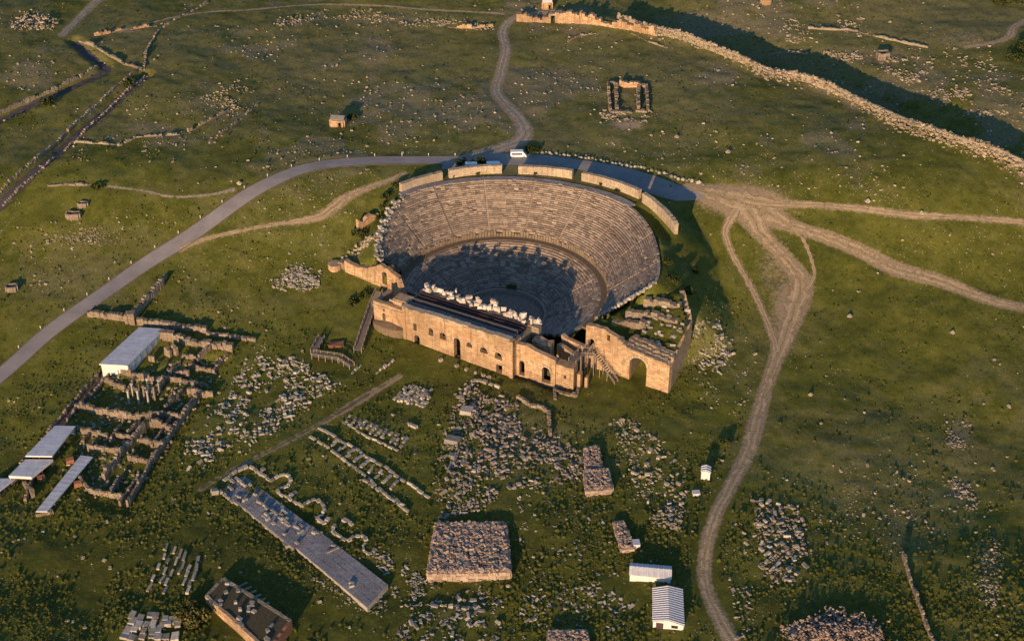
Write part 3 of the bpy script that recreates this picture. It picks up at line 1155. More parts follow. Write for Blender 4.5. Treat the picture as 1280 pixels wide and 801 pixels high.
for tier, (ra, za, nrow, rb, zb, stairs) in enumerate(((R_UP0, Z_UP0, N_UP, 51.0, Z_RIM, STAIRS_UP), (R_LO0, Z_LO0, N_LO, R_LO1, Z_LO1, STAIRS_LO))):
    dr, dz = (rb - ra) / nrow, (zb - za) / nrow
    # mass under the seats
    mb = MB()
    tw = np.arange(-54 if tier else -31, 180 if tier else 168, 4.0)
    for a, b in zip(tw[:-1], tw[1:]):
        rs = np.linspace(ra, rb, 7)
        for q0, q1 in zip(rs[:-1], rs[1:]):
            e0, e1 = ends((q0 + q1) / 2)
            if a < e0 - 2 or b > e1 + 3:
                continue
            za_, zb_ = za + (q0 - ra) / dr * dz - 0.5, za + (q1 - ra) / dr * dz - 0.5
            mb.quad(pol(rimf(q0, a), a, za_), pol(rimf(q1, a), a, zb_), pol(rimf(q1, b), b, zb_), pol(rimf(q0, b), b, za_))
    core = build('lower_seating' if tier else 'upper_seating', mb, 'seat_core', TH, local=True)
    for k in range(nrow):
        r0, r1, z = ra + dr * k, ra + dr * (k + 1), za + dz * (k + 0.5) + (0.25 if tier == 0 else 0.1)
        t0, t1 = ends((r0 + r1) / 2 + (0.01 if tier == 0 else 0))
        t0 += random.uniform(-1.2, 1.2)
        t1 += random.uniform(-2.5, 1.0)
        cuts = [t0] + [s for s in stairs if t0 + 1 < s < t1 - 1] + [t1]
        half = math.degrees(0.4 / ((r0 + r1) / 2))
        for i, (c0, c1) in enumerate(zip(cuts[:-1], cuts[1:])):
            seat_row(r0, r1, z, dz, c0 + (half if i else 0), c1 - (half if i < len(cuts) - 2 else 0), core, lost=0.0 if tier else 0.05 + 0.012 * k)
    for st in stairs:
        mb = MB()
        rows = [k for k in range(nrow) if ends(ra + dr * (k + .5))[0] + 1 < st < ends(ra + dr * (k + .5))[1] - 1]
        for k in rows:
            for h in (0, 1):
                r0, r1 = ra + dr * (k + h / 2), ra + dr * (k + (h + 1) / 2)
                z = za + dz * (k + (h - 1) / 2) + (0.25 if tier == 0 else 0.1) + 0.05
                rm = rimf((r0 + r1) / 2, st)
                hf = math.degrees(0.38 / rm)
                q0, q1 = rimf(r0, st), rimf(r1, st) + 0.1
                mb.hexa([pol(q0, st - hf, z - .7), pol(q1, st - hf, z - .7), pol(q1, st + hf, z - .7), pol(q0, st + hf, z - .7)],
                        [pol(q0, st - hf, z), pol(q1, st - hf, z), pol(q1, st + hf, z), pol(q0, st + hf, z)])
        if mb.f:
            build('stairway', mb, 'stair_stone', TH, local=True)
# gangway between the two banks, its back wall, the orchestra and the rim walk
ring_part('gangway', 32.3, 34.75, 8.3, 8.35, -38, 168, 'earth', TH, 1.0)
mb = MB()
tl = []
ts = np.arange(-31, 162, 1.7)
for k, (a, b) in enumerate(zip(ts[:-1], ts[1:])):
    h = 10.45 + random.choice((0, 0, 0.15, 0.3, -0.5, -.9)) if a < 120 else 9.6 + random.random() * 0.9
    r0 = 34.35
    mb.hexa([pol(r0, a + .15, 8.1), pol(35.0, a + .15, 8.1), pol(35.0, b - .15, 8.1), pol(r0, b - .15, 8.1)],
            [pol(r0, a + .15, h), pol(35.0, a + .15, h), pol(35.0, b - .15, h), pol(r0, b - .15, h)])
build('gangway_wall', mb, 'ruin_stone', TH, local=True)
mb = MB()
for k in range(36):
    a, b = -40 + 6 * k, -34 + 6 * k
    mb.hexa([pol(0.05, a, -2.2), pol(14.3, a, -2.2), pol(14.3, b, -2.2), pol(0.05, b, -2.2)], [pol(0.05, a, -1.3), pol(14.3, a, -1.3), pol(14.3, b, -1.3), pol(0.05, b, -1.3)])
build('orchestra_floor', mb, 'seat_stone', TH, local=True)
ring_part('orchestra_podium', 14.0, 14.7, 0.0, 0.0, -52, 180, 'stair_stone', TH, 1.6)
ring_part('rim_walk', 51.0, 53.2, 22.02, 22.02, 36, 131, 'paving', TH, 0.9)

# weathered loose blocks on the ragged left edge and the right edge of the seating
P, S = [], []
for k in range(150):
    f = random.random()
    if k < 95:
        r = 40 + 10.5 * f
        tw = ends(r)[1] + random.uniform(-3, 4)
    else:
        r = 36 + 14.5 * f
        tw = ends(r)[0] - random.uniform(0, 1.8)
    q = np.array(pol(rimf(r, tw), tw, 0))
    zz = float(seat_z(np.array(r))) + random.uniform(0.0, 0.5)
    P.append((CX + q[0] * math.cos(FA) - q[1] * math.sin(FA), CY + q[0] * math.sin(FA) + q[1] * math.cos(FA), zz))
    S.append((random.uniform(.6, 1.5), random.uniform(.5, .9), random.uniform(.5, .9)))
o = stones('loose_block', P, S, RNG.uniform(0, 3, len(P)), 'limestone', 0.2, parent=TH, seed=3)
tag(o, kind='stuff')


def loc2w(s, d, z=0.0):
    return np.array([CX + s * UX + d * NX, CY + s * UY + d * NY, z])


# rim walls ---------------------------------------------------------------
RW = [(129.5, 112.3, 53.6, 53.6, 24.5, 24.6, 'leftmost pale block wall on the theatre rim, beside the dirt track'),
      (109.6, 90.0, 54.0, 54.4, 24.6, 24.6, 'pale block wall on the theatre rim with white vans behind'),
      (84.0, 64.4, 54.2, 56.0, 24.6, 24.6, 'pale block wall on the theatre rim, middle one of five'),
      (60.8, 38.4, 56.2, 59.0, 24.7, 24.8, 'long pale block wall on the theatre rim, second from the right'),
      (36.2, 15.0, 58.6, 58.6, 25.0, 24.6, 'tall rightmost pale block wall on the theatre rim with its end broken')]
for t0, t1, r0, r1, z0, z1, lab in RW:
    mid = pol((r0 + r1) / 2, (t0 + t1) / 2, 0)
    w = TH.matrix_basis
    p = np.array([CX + mid[0] * math.cos(FA) - mid[1] * math.sin(FA), CY + mid[0] * math.sin(FA) + mid[1] * math.cos(FA)])
    R = thing('retaining_wall', (p[0], p[1], hz(*p)), lab, 'wall', 'block walls round the theatre rim')
    n = max(6, int(abs(t0 - t1) / 1.7))
    body, cap = MB(), MB()

    def wp(r, t, z):
        a = math.radians(t)
        return (CX + r * math.cos(a), CY + r * math.sin(a), z)
    for k in range(n):
        a, b = t0 + (t1 - t0) * k / n, t0 + (t1 - t0) * (k + 1) / n
        ra, rb = r0 + (r1 - r0) * k / n, r0 + (r1 - r0) * (k + 1) / n
        za, zb = z0 + (z1 - z0) * k / n, z0 + (z1 - z0) * (k + 1) / n
        if t1 < 20 and k > n - 4:
            zb -= 0.5
        g = min(hz(*wp(ra, a, 0)[:2]), hz(*wp(rb, b, 0)[:2])) - 1.0
        body.hexa([wp(rb, b, g), wp(rb + 1.3, b, g), wp(ra + 1.3, a, g), wp(ra, a, g)], [wp(rb, b, zb), wp(rb + 1.3, b, zb), wp(ra + 1.3, a, za), wp(ra, a, za)])
        e = random.uniform(-.05, .12)
        cap.hexa([wp(rb - .12, b + .03, zb), wp(rb + 1.42, b + .03, zb), wp(ra + 1.42, a - .03, za), wp(ra - .12, a - .03, za)],
                 [wp(rb - .12, b + .03, zb + .3 + e), wp(rb + 1.42, b + .03, zb + .3 + e), wp(ra + 1.42, a - .03, za + .3 + e), wp(ra - .12, a - .03, za + .3 + e)])
    build('wall_body', body, 'rim_stone', R)
    build('capstone', cap, 'rim_stone', R)

# stage building ------------------------------------------------------------
SB = thing('stage_building', tuple(loc2w(2, 29, 1.0)), 'long orange stone stage building with a row of arched windows', 'stage building', rz=FA)
W = lambda s, d: loc2w(s, d)[:2]
OPEN = [(-14.2, -13.0, 7.0, 9.7, False), (-14.0, -12.0, 2.2, 5.5, True), (-8.6, -6.9, 7.0, 9.9, True), (-4.5, -2.3, 7.0, 9.6, True), (0.5, 2.9, 1.5, 9.3, True),
        (5.1, 7.2, 7.2, 9.1, True), (9.9, 12.7, 6.8, 9.0, True), (15.1, 17.7, 6.2, 8.8, True), (15.6, 17.7, 1.2, 4.3, False)]
fw_ = wall_mesh(W(-17.5, 30.1), W(21.2, 30.1), 1.8, -1.2, jag(14.5, 0.3, 3, 2.2), [(a + 17.5, b + 17.5, c, d, e) for a, b, c, d, e in OPEN], seg=1.5)
build('facade_wall', fw_, 'facade_stone', SB)
# window and door surrounds: proud arches of stone
for a, b, z0, z1, arched in OPEN:
    mb = MB()
    if arched:
        w = (b - a) / 2
        cz = z1 - w if z1 - w > z0 else z0
        rz_ = z1 - cz
        for k in range(8):
            q0, q1 = math.pi * k / 8, math.pi * (k + 1) / 8
            pts = []
            for (q, e) in ((q0, 0.02), (q1, 0.02), (q1, 0.35), (q0, 0.35)):
                pts.append(((a + b) / 2 + (w + e) * math.cos(q), cz + (rz_ + e) * math.sin(q)))
            mb.hexa([tuple(loc2w(p[0], 31.12, p[1])) for p in pts], [tuple(loc2w(p[0], 31.0, p[1])) for p in pts])
    else:
        for s0, s1, y0, y1 in ((a - .3, b + .3, z1 + .01, z1 + .35), (a - .3, b + .3, z0 - .3, z0 - .01)):
            mb.hexa([tuple(loc2w(s0, 31.12, y0)), tuple(loc2w(s1, 31.12, y0)), tuple(loc2w(s1, 31.0, y0)), tuple(loc2w(s0, 31.0, y0))],
                    [tuple(loc2w(s0, 31.12, y1)), tuple(loc2w(s1, 31.12, y1)), tuple(loc2w(s1, 31.0, y1)), tuple(loc2w(s0, 31.0, y1))])
    build('door_surround' if b - a > 2.3 and z1 - z0 > 5 else 'window_surround', mb, 'rim_stone', SB)
# cornice of two courses
for z, pr, hgt in ((14.75, 0.30, 0.35), (13.6, 0.18, 0.25)):
    mb = MB()
    s = -18.2 if z > 14 else -16.9
    while s < 20.6:
        e = min(s + random.uniform(1.4, 2.4), 21.3)
        j = random.uniform(-.06, .06) - (hgt * .8 if random.random() < .2 else 0)
        d1 = 31.0 + pr * random.uniform(.5, 1.1)
        d0 = 29.3 if z > 14 else 31.0
        mb.hexa([tuple(loc2w(s, d1, z)), tuple(loc2w(e - .05, d1, z)), tuple(loc2w(e - .05, d0, z)), tuple(loc2w(s, d0, z))],
                [tuple(loc2w(s, d1, z + hgt + j)), tuple(loc2w(e - .05, d1, z + hgt + j)), tuple(loc2w(e - .05, d0, z + hgt + j)), tuple(loc2w(s, d0, z + hgt + j))])
        s = e
    build('cornice', mb, 'rim_stone', SB)
# pilaster on the right end, and the left end return
for s0, s1, d0, d1, z0, z1, nm in ((20.4, 21.6, 31.0, 31.45, -1, 14.4, 'pilaster'), (-17.9, -16.9, 31.0, 31.3, -1, 14.4, 'pilaster')):
    mb = MB().hexa([tuple(loc2w(s0, d1, z0)), tuple(loc2w(s1, d1, z0)), tuple(loc2w(s1, d0, z0)), tuple(loc2w(s0, d0, z0))],
                   [tuple(loc2w(s0, d1, z1)), tuple(loc2w(s1, d1, z1)), tuple(loc2w(s1, d0, z1)), tuple(loc2w(s0, d0, z1))])
    build(nm, mb, 'facade_stone', SB)


def slab(s0, s1, d0, d1, z0, z1):
    return MB().hexa([tuple(loc2w(s0, d1, z0)), tuple(loc2w(s1, d1, z0)), tuple(loc2w(s1, d0, z0)), tuple(loc2w(s0, d0, z0))],
                     [tuple(loc2w(s0, d1, z1)), tuple(loc2w(s1, d1, z1)), tuple(loc2w(s1, d0, z1)), tuple(loc2w(s0, d0, z1))])


build('roof_walk', slab(-19.5, 21.5, 26.2, 29.2, 13.4, 14.0), 'lead_roof', SB)
build('inner_wall', slab(-19.5, 21.5, 25.4, 26.15, -1.4, 13.2), 'ruin_stone', SB)
build('end_wall', slab(20.3, 21.5, 19.2, 25.3, -1.4, 12.8), 'ruin_stone', SB)
build('end_wall', slab(-19.5, -18.4, 19.2, 25.3, -1.4, 12.6), 'ruin_stone', SB)
build('end_wall', slab(-19.4, -18.0, 26.2, 29.2, -1.4, 13.3), 'facade_stone', SB)
build('end_wall', slab(20.0, 21.3, 26.2, 29.2, -1.4, 13.3), 'facade_stone', SB)
# long iron girders over the open room
for d in (19.9, 21.5, 23.1, 24.7):
    build('girder', slab(-18.3, 20.2, d - .28, d + .28, 12.9, 13.5), 'iron', SB)
for s in np.arange(-17, 20, 3.1):
    build('cross_beam', slab(s - .12, s + .12, 19.3, 25.3, 12.55, 12.88), 'iron', SB)
build('walk_rail', MB().beam(loc2w(-18, 25.2, 13.9), loc2w(20, 25.2, 13.9), .12, .12).beam(loc2w(-18, 25.2, 14.5), loc2w(20, 25.2, 14.5), .1, .1), 'wood_pale', SB)

# the tall columned front facing the seats, crowned with white marble
SF = thing('columned_screen', tuple(loc2w(2, 18, -1.2)), 'tall screen wall of the stage crowned with broken white marble', 'screen wall', rz=FA)
build('front_wall', wall_mesh(W(-19.5, 18.2), W(24, 18.2), 1.8, -1.6, jag(13.2, 0.5, 8, 2.2), [(a + 20, a + 22, -1.3, 3.5, True) for a in (-13, -6, 1, 8, 15)], seg=1.4), 'ruin_stone', SF)
build('front_plinth', slab(-19, 23.5, 13.8, 17.2, -1.6, 1.6), 'limestone', SF)
for s in np.arange(-18, 24, 2.9):
    z1 = random.choice((7.6, 12.0, 12.4, 12.8))
    mb = MB()
    mb.cyl(loc2w(s, 15.6), .38, .34, 1.6, z1, 8)
    build('column', mb, 'marble', SF)
for s in np.arange(-18.3, 23.4, 1.2):
    # blocks of entablature and pediment, uneven in height
    hmax = 2.7 + 0.9 * float(vn(np.array([s]), np.array([3.0]), 4.0, 77)[0])
    zb = 12.3 + random.uniform(-.4, .4)
    for j in range(random.choice((2, 2, 2, 3))):
        c = loc2w(s + random.uniform(-.4, .4), 17.4 + random.uniform(-1.4, 1.5))
        mb = MB()
        h = random.uniform(.7, 1.2) * (hmax / 2.2)
        mb.obox(c, random.uniform(.6, 1.9), random.uniform(.5, 1.4), h * random.uniform(.6, 1.0), FA + random.uniform(-.6, .6), zb, .3)
        build('marble_block', mb, 'marble', SF)
        zb += h - .05
for s, h in ((-7.9, 15.6), (5.6, 14.8), (13.8, 15.5), (20.8, 15.2)):
    mb = MB()
    c = loc2w(s, 18.0)
    mb.cyl(c, .42, .36, 12.2, h - .4, 8)
    mb.obox(c, 1.0, 1.0, .45, FA, h - .4, .05)
    build('column_stump', mb, 'marble', SF)

# left wing of the stage building
LW = thing('stage_wing', tuple(loc2w(-24, 28, 4.0)), 'orange stone left wing of the stage building on a rounded earth footing', 'stage wing', rz=FA)
ow = [(-26.6, -25.4, 6.0, 8.8, True), (-26.4, -25.6, 9.5, 10.3, False)]
build('wing_wall', wall_mesh(W(-29.8, 28.9), W(-17.6, 28.9), 1.6, 0.0, jag(12.3, 0.5, 5, 2.5), [(a + 29.8, b + 29.8, c, d, e) for a, b, c, d, e in ow], seg=1.2), 'facade_stone', LW)
build('wing_ledge', slab(-29.9, -18.0, 29.72, 30.1, 10.8, 11.2), 'rim_stone', LW)
build('wing_return', wall_mesh(W(-29.2, 20.5), W(-29.2, 28.0), 1.4, 0.0, jag(11.5, 0.6, 6, 2.5), seg=1.2), 'facade_stone', LW)
build('upper_block', slab(-23.5, -18.2, 24.0, 28.0, 5.0, 14.2), 'facade_stone', LW)
build('upper_course', slab(-24.5, -18.2, 28.05, 28.5, 13.2, 13.8), 'rim_stone', LW)
build('room_floor', slab(-28.4, -19.6, 19.0, 28.0, 0.0, 8.6), 'lead_roof', LW)
mb = MB()
c = loc2w(-24.5, 30.5)
for k in range(9):
    a0, a1 = math.pi * k / 9, math.pi * (k + 1) / 9
    pts = []
    for q in (a0, a1):
        s, d = -24 + 7.5 * math.cos(q), 29.7 + 3.6 * math.sin(q)
        pts.append((s, d))
    g = [tuple(loc2w(pts[0][0], pts[0][1], 0)), tuple(loc2w(pts[1][0], pts[1][1], 0)), tuple(loc2w(-24, 29.7, 0)), tuple(loc2w(-23.98, 29.7, 0))]
    t_ = [tuple(loc2w(-24 + (pts[0][0] + 24) * .8, 29.7 + (pts[0][1] - 29.7) * .75, 5.2)), tuple(loc2w(-24 + (pts[1][0] + 24) * .8, 29.7 + (pts[1][1] - 29.7) * .75, 5.2)),
          tuple(loc2w(-24, 29.7, 6.2)), tuple(loc2w(-23.98, 29.7, 6.2))]
    mb.hexa(g, t_)
build('rounded_footing', mb, 'earth', LW)

# right wing with two doorways and the square tower
RG = thing('stage_wing', tuple(loc2w(30, 26, 1.0)), 'lower right wing of the stage building with arched doorway and broken tower', 'stage wing', rz=FA)
D0 = 28.0
op = [(22.4, 24.2, 1.2, 6.6, True), (30.0, 32.9, 0.8, 6.8, True)]
build('wing_wall', wall_mesh(W(21.4, D0), W(34.4, D0 - 1.0), 1.6, -1.0, lambda u: 12.6 - max(0, u - 3) * 0.3 + (float(vn(np.array([u]), np.array([2.0]), 2.0, 9)[0]) - .5) * .7, [(a - 21.4, b - 21.4, c, d, e) for a, b, c, d, e in op], seg=1.0), 'facade_stone', RG)
mb = MB()
for k in range(8):
    q0, q1 = math.pi * k / 8, math.pi * (k + 1) / 8
    pts = [(31.45 + (1.45 + e) * math.cos(q), 5.35 + (1.45 + e) * math.sin(q)) for q, e in ((q0, .03), (q1, .03), (q1, .6), (q0, .6))]
    mb.hexa([tuple(loc2w(p[0], 28.4, p[1])) for p in pts], [tuple(loc2w(p[0], 27.6, p[1])) for p in pts])
build('door_arch', mb, 'rim_stone', RG)
build('tower', wall_mesh(W(34.5, 26.2), W(40.2, 25.6), 3.2, -1.0, jag(8.8, 0.5, 12, 1.6), [(2.6, 3.4, 4.2, 5.4, False)], seg=0.8), 'facade_stone', RG)
build('pier', wall_mesh(W(40.9, 25.0), W(41.9, 24.9), 2.0, -1.0, jag(6.0, 0.4, 13, 1.0), seg=.5), 'facade_stone', RG)
build('pier', wall_mesh(W(42.6, 23.5), W(43.5, 23.4), 1.6, -1.0, jag(4.6, 0.3, 14, 1.0), seg=.5), 'facade_stone', RG)
build('wall_walk', slab(21.6, 34.2, 24.0, 26.2, 7.6, 8.6), 'lead_roof', RG)
build('inner_pier', wall_mesh(W(23.4, 21.0), W(29.4, 20.4), 3.4, -1.4, jag(10.4, 0.9, 15, 2.0), seg=1.0), 'facade_stone', RG)
build('parodos_wall', wall_mesh(W(30.0, 17.4), W(37.6, 19.6), 1.3, -1.4, jag(8.6, 0.35, 16, 2.0), seg=1.0), 'facade_stone', RG)
build('parodos_wall', wall_mesh(W(29.5, 13.6), W(38.6, 15.6), 1.3, -1.4, jag(9.4, 0.35, 17, 2.0), seg=1.0), 'facade_stone', RG)
build('court_floor', slab(29.6, 40.0, 20.0, 23.8, -1.0, 2.0), 'dark_earth', RG)

# right side building with the great vault ---------------------------------
RV = thing('vaulted_side_building', tuple(loc2w(54, 12, 0.0)), 'tall orange wall with great arched vault carrying the right end of the seats', 'side building', rz=FA)
TOPR = lambda u: float(np.interp(u + 38, [38, 44.8, 48, 50, 52, 54, 66], [16.4, 16.6, 15.2, 14.0, 12.8, 12.3, 10.8])) + (float(vn(np.array([u]), np.array([5.0]), 1.5, 31)[0]) - .5) * .8
op = [(53.1 - 38, 58.8 - 38, 0.2, 10.2, True), (45.2 - 38, 46.2 - 38, 13.0, 15.2, False), (39.0 - 38, 41.0 - 38, 8.4, 11.8, True)]
build('front_wall', wall_mesh(W(38, 13.8), W(66.2, 13.8), 1.6, -2.0, TOPR, op, seg=0.8), 'facade_stone', RV)
mb = MB()
for k in range(10):
    q0, q1 = math.pi * k / 10, math.pi * (k + 1) / 10
    pts = [(55.95 + (2.85 + e) * math.cos(q), 7.35 + (2.85 + e) * math.sin(q)) for q, e in ((q0, .03), (q1, .03), (q1, .7), (q0, .7))]
    mb.hexa([tuple(loc2w(p[0], 14.8, p[1])) for p in pts], [tuple(loc2w(p[0], 14.3, p[1])) for p in pts])
build('vault_arch', mb, 'rim_stone', RV)
# side wall to the back
build('side_wall', wall_mesh(W(65.3, 12.9), W(63.4, -6.0), 1.8, -2.0, lambda u: float(np.interp(u, [0, 8, 19], [10.8, 12.2, 14.6])) + (float(vn(np.array([u]), np.array([6.0]), 1.7, 32)[0]) - .5) * 1.2, seg=0.9), 'facade_stone', RV)
build('side_wall', wall_mesh(W(63.2, -6.2), W(56.8, -14.5), 1.6, 6.0, lambda u: float(np.interp(u, [0, 10], [14.6, 18.6])) + (float(vn(np.array([u]), np.array([8.0]), 1.7, 33)[0]) - .5) * 1.6, seg=0.9), 'facade_stone', RV)
# the vault's barrel inside
mb = MB()
for k in range(10):
    q0, q1 = math.pi * k / 10, math.pi * (k + 1) / 10
    pts = [(55.95 + (2.9 + e) * math.cos(q), 7.3 + (2.9 + e) * math.sin(q)) for q, e in ((q0, 0), (q1, 0), (q1, .5), (q0, .5))]
    mb.hexa([tuple(loc2w(p[0], 12.95, p[1])) for p in pts], [tuple(loc2w(p[0], 2.0, p[1])) for p in pts])
build('barrel_vault', mb, 'ruin_stone', RV)
build('vault_side', slab(52.4, 53.05, 2.0, 12.95, -1.5, 7.3), 'ruin_stone', RV)
build('vault_side', slab(58.85, 59.5, 2.0, 12.95, -1.5, 7.3), 'ruin_stone', RV)
build('vault_back', slab(52.4, 59.5, 1.2, 1.95, -1.5, 10.4), 'ruin_stone', RV)
build('vault_floor', slab(53.1, 58.8, 2.0, 14.6, -1.0, .35), 'earth', RV)
# ruined top: stepped terraces of rubble and grass
mb = MB()
TP = []
for i in range(24):
    for j in range(20):
        s0, s1 = 39 + i * 1.08, 39 + (i + 1) * 1.08
        d0, d1 = -12 + j * 1.25, -12 + (j + 1) * 1.25
        if d1 > 13.0:
            continue
        sm, dm = (s0 + s1) / 2, (d0 + d1) / 2
        rr = math.hypot(sm, dm)
        edge = 65 - max(0, -dm) * .62
        if sm > edge or rr < 46 - max(0, dm) * .55:
            continue
        TP.append((i, j))


def topz(s, d):
    r = np.hypot(s, d)
    z = np.interp(d, [-14, -8, -2, 4, 8, 13], [18.3, 17.6, 16.0, 13.6, 12.5, 11.7])
    z = np.where(s < 50, np.maximum(z, np.interp(s, [38, 44, 50], [15.6, 15.8, 12.4])), z)
    return z + (vn(s, d, 2.3, 61) - .5) * 1.3 + (vn(s, d, 5, 62) - .5) * 1.0


for i, j in TP:
    s0, s1, d0, d1 = 39 + i * 1.08, 39 + (i + 1) * 1.08, -12 + j * 1.25, -12 + (j + 1) * 1.25
    c4 = [(s0, d1), (s1, d1), (s1, d0), (s0, d0)]
    zz = [float(topz(np.array([a]), np.array([b]))[0]) for a, b in c4]
    mb.quad(*[tuple(loc2w(a, b, z)) for (a, b), z in zip(c4, zz)])
build('grassy_top', mb, 'grassland', RV, smooth=True)
# ledges of the lost seating, facing the stage
for pts, tops in (([(41, 10.5), (45, 7.0), (49, 4.6), (53, 3.8)], (15.4, 16.6)), ([(46, 3.0), (51, 0.2), (56, -1.2), (61.5, -1.6)], (17.6, 16.4)), ([(49, -3.6), (54, -6.0), (59.5, -7.4)], (19.2, 18.2))):
    mb = MB()
    cc = catmull(np.array(pts, float), 1.0)
    for k in range(len(cc) - 1):
        f0 = k / (len(cc) - 1)
        zt = tops[0] + (tops[1] - tops[0]) * f0 + random.uniform(-.9, .4)
        (s0, d0), (s1, d1) = cc[k], cc[k + 1]
        mb.hexa([tuple(loc2w(s0, d0 + .8, zt - 3.5)), tuple(loc2w(s1 + .02, d1 + .8, zt - 3.5)), tuple(loc2w(s1 + .02, d1 - .9, zt - 3.5)), tuple(loc2w(s0, d0 - .9, zt - 3.5))],
                [tuple(loc2w(s0, d0 + .8, zt)), tuple(loc2w(s1 + .02, d1 + .8, zt)), tuple(loc2w(s1 + .02, d1 - .9, zt)), tuple(loc2w(s0, d0 - .9, zt))])
    build('ledge', mb, 'ruin_stone', RV)
P, S = [], []
for k in range(62):
    s = random.uniform(51, 64)
    d = random.uniform(0, 12.8) if random.random() < .8 else random.uniform(-8, 4)
    P.append(tuple(loc2w(s, d, float(topz(np.array([s]), np.array([d]))[0]) + .25)))
    S.append((random.uniform(.6, 1.9), random.uniform(.5, 1.0), random.uniform(.5, .9)))
tag(stones('fallen_block', P, S, FA + RNG.uniform(-.6, .6, len(P)), 'grey_stone', .15, parent=RV, seed=9), kind='stuff')
mb = MB()
for s in np.arange(49.5, 66, 1.5):
    mb.obox(loc2w(s, 13.9), 1.4, 1.9, .5, FA + random.uniform(-.04, .04), TOPR(s - 38) - .1, .08)
build('top_course', mb, 'ruin_stone', RV)
for tier in range(1, 4):
    mb = MB()
    for s in np.arange(50.5 + tier * .7, 65.5, 1.5):
        mb.obox(loc2w(s, 13.9 - tier * 1.35 + random.uniform(-.25, .25)), 1.55, 1.6, 1.3, FA + random.uniform(-.06, .06), TOPR(s - 38) - 1.0 + tier * .42 + random.uniform(-.35, .25), .12)
    build('broken_course', mb, 'ruin_stone', RV)

# left side ruin -------------------------------------------------------------
LV = thing('ruined_side_wall', tuple(loc2w(-40, 14, 6.0)), 'broken orange wall with arched doorway at the left end of the seats', 'side wall', rz=FA)
TOPL = lambda u: float(np.interp(u - 51, [-51, -47, -42, -39, -37.5, -36, -32, -30, -29], [12.4, 11.6, 12.4, 13.8, 15.0, 15.0, 13.6, 12.6, 10.5])) + (float(vn(np.array([u]), np.array([4.0]), 1.3, 41)[0]) - .5) * .9
build('front_wall', wall_mesh(W(-51, 13.8), W(-28.6, 13.8), 1.6, -1.5, TOPL, [(-36.3 + 51, -34.4 + 51, 8.2, 13.0, True)], seg=0.8), 'facade_stone', LV)
build('sloping_wall', wall_mesh(W(-29.2, 15.3), W(-26.0, 16.8), 1.6, -1.5, lambda u: 12.5 - u * 1.3, seg=.8), 'facade_stone', LV)
build('arch_fragment', wall_mesh(W(-43.8, 3.0), W(-38.6, 6.4), 1.5, 8.0, lambda u: 15.6 - abs(u - 1.8) * .7, [(2.4, 5.2, 10.0, 13.6, True)], seg=.6), 'facade_stone', LV)
build('bastion', MB().cyl(loc2w(-55.0, 14.6), 2.6, 2.2, 3.0, 10.4, 12), 'facade_stone', LV)
build('bastion_step', wall_mesh(W(-54, 13.0), W(-50.8, 12.6), 2.4, 4.0, lambda u: 11.0, seg=1.0), 'ruin_stone', LV)
P, S = [], []
for k in range(50):
    t = random.random()
    p = G(470 - 46 * t + random.uniform(-5, 5), 293 + 38 * t + random.uniform(-3, 3), .3)
    P.append(tuple(p))
    S.append((random.uniform(.6, 1.6), random.uniform(.5, 1.0), random.uniform(.5, 1.0)))
tag(stones('fallen_block', P, S, RNG.uniform(0, 3, 50), 'field_stone', .2, parent=LV, seed=12), kind='stuff')
p = G(463, 279)
o = build('ruined_wall', wall_mesh(G(447, 287)[:2], G(472, 270)[:2], 1.4, p[2] - 2, jag(p[2] + 2.6, 1.4, 23, 2.0), seg=.9), 'facade_stone')
tag(o, 'small jagged orange wall stub on the grass left of the seats', 'wall')

# ================================================================== WOODEN WALKWAYS


def walkway(label, pts, width, name='wooden_walkway', stairs=False, mat='wood', rail='wood_pale', both=True):
    """pts: world points (x, y, z of the deck)"""
    pts = [np.array(p, float) for p in pts]
    R = thing(name, (pts[0][0], pts[0][1], pts[0][2] - 1), label, 'stairs' if stairs else 'walkway', 'timber visitor walkways')
    for a, b in zip(pts[:-1], pts[1:]):
        L = np.linalg.norm((b - a)[:2])
        t = (b - a) / L
        n = np.array([-t[1], t[0], 0.0])
        n /= np.linalg.norm(n)
        st = 0.9 if not stairs else 0.6
        k = max(2, int(L / st))
        for i in range(k):
            p, q = a + (b - a) * i / k, a + (b - a) * (i + .86) / k
            if stairs:
                q = np.array([q[0], q[1], p[2]])
            build('tread' if stairs else 'plank', MB().beam(p, q, width, .12), mat, R)
        for sd in ((1, -1) if both else (1,)):
            o = n * width / 2 * sd
            build('handrail', MB().beam(a + o + [0, 0, 1.05], b + o + [0, 0, 1.05], .14, .12).beam(a + o + [0, 0, .55], b + o + [0, 0, .55], .1, .1), rail, R)
            m = max(1, int(L / 2.2))
            for i in range(m + 1):
                p = a + (b - a) * i / m + o
                build('rail_post', MB().box(p[0] - .08, p[0] + .08, p[1] - .08, p[1] + .08, min(hz(p[0], p[1]) - .2, p[2]), p[2] + 1.1), rail, R)
    return R


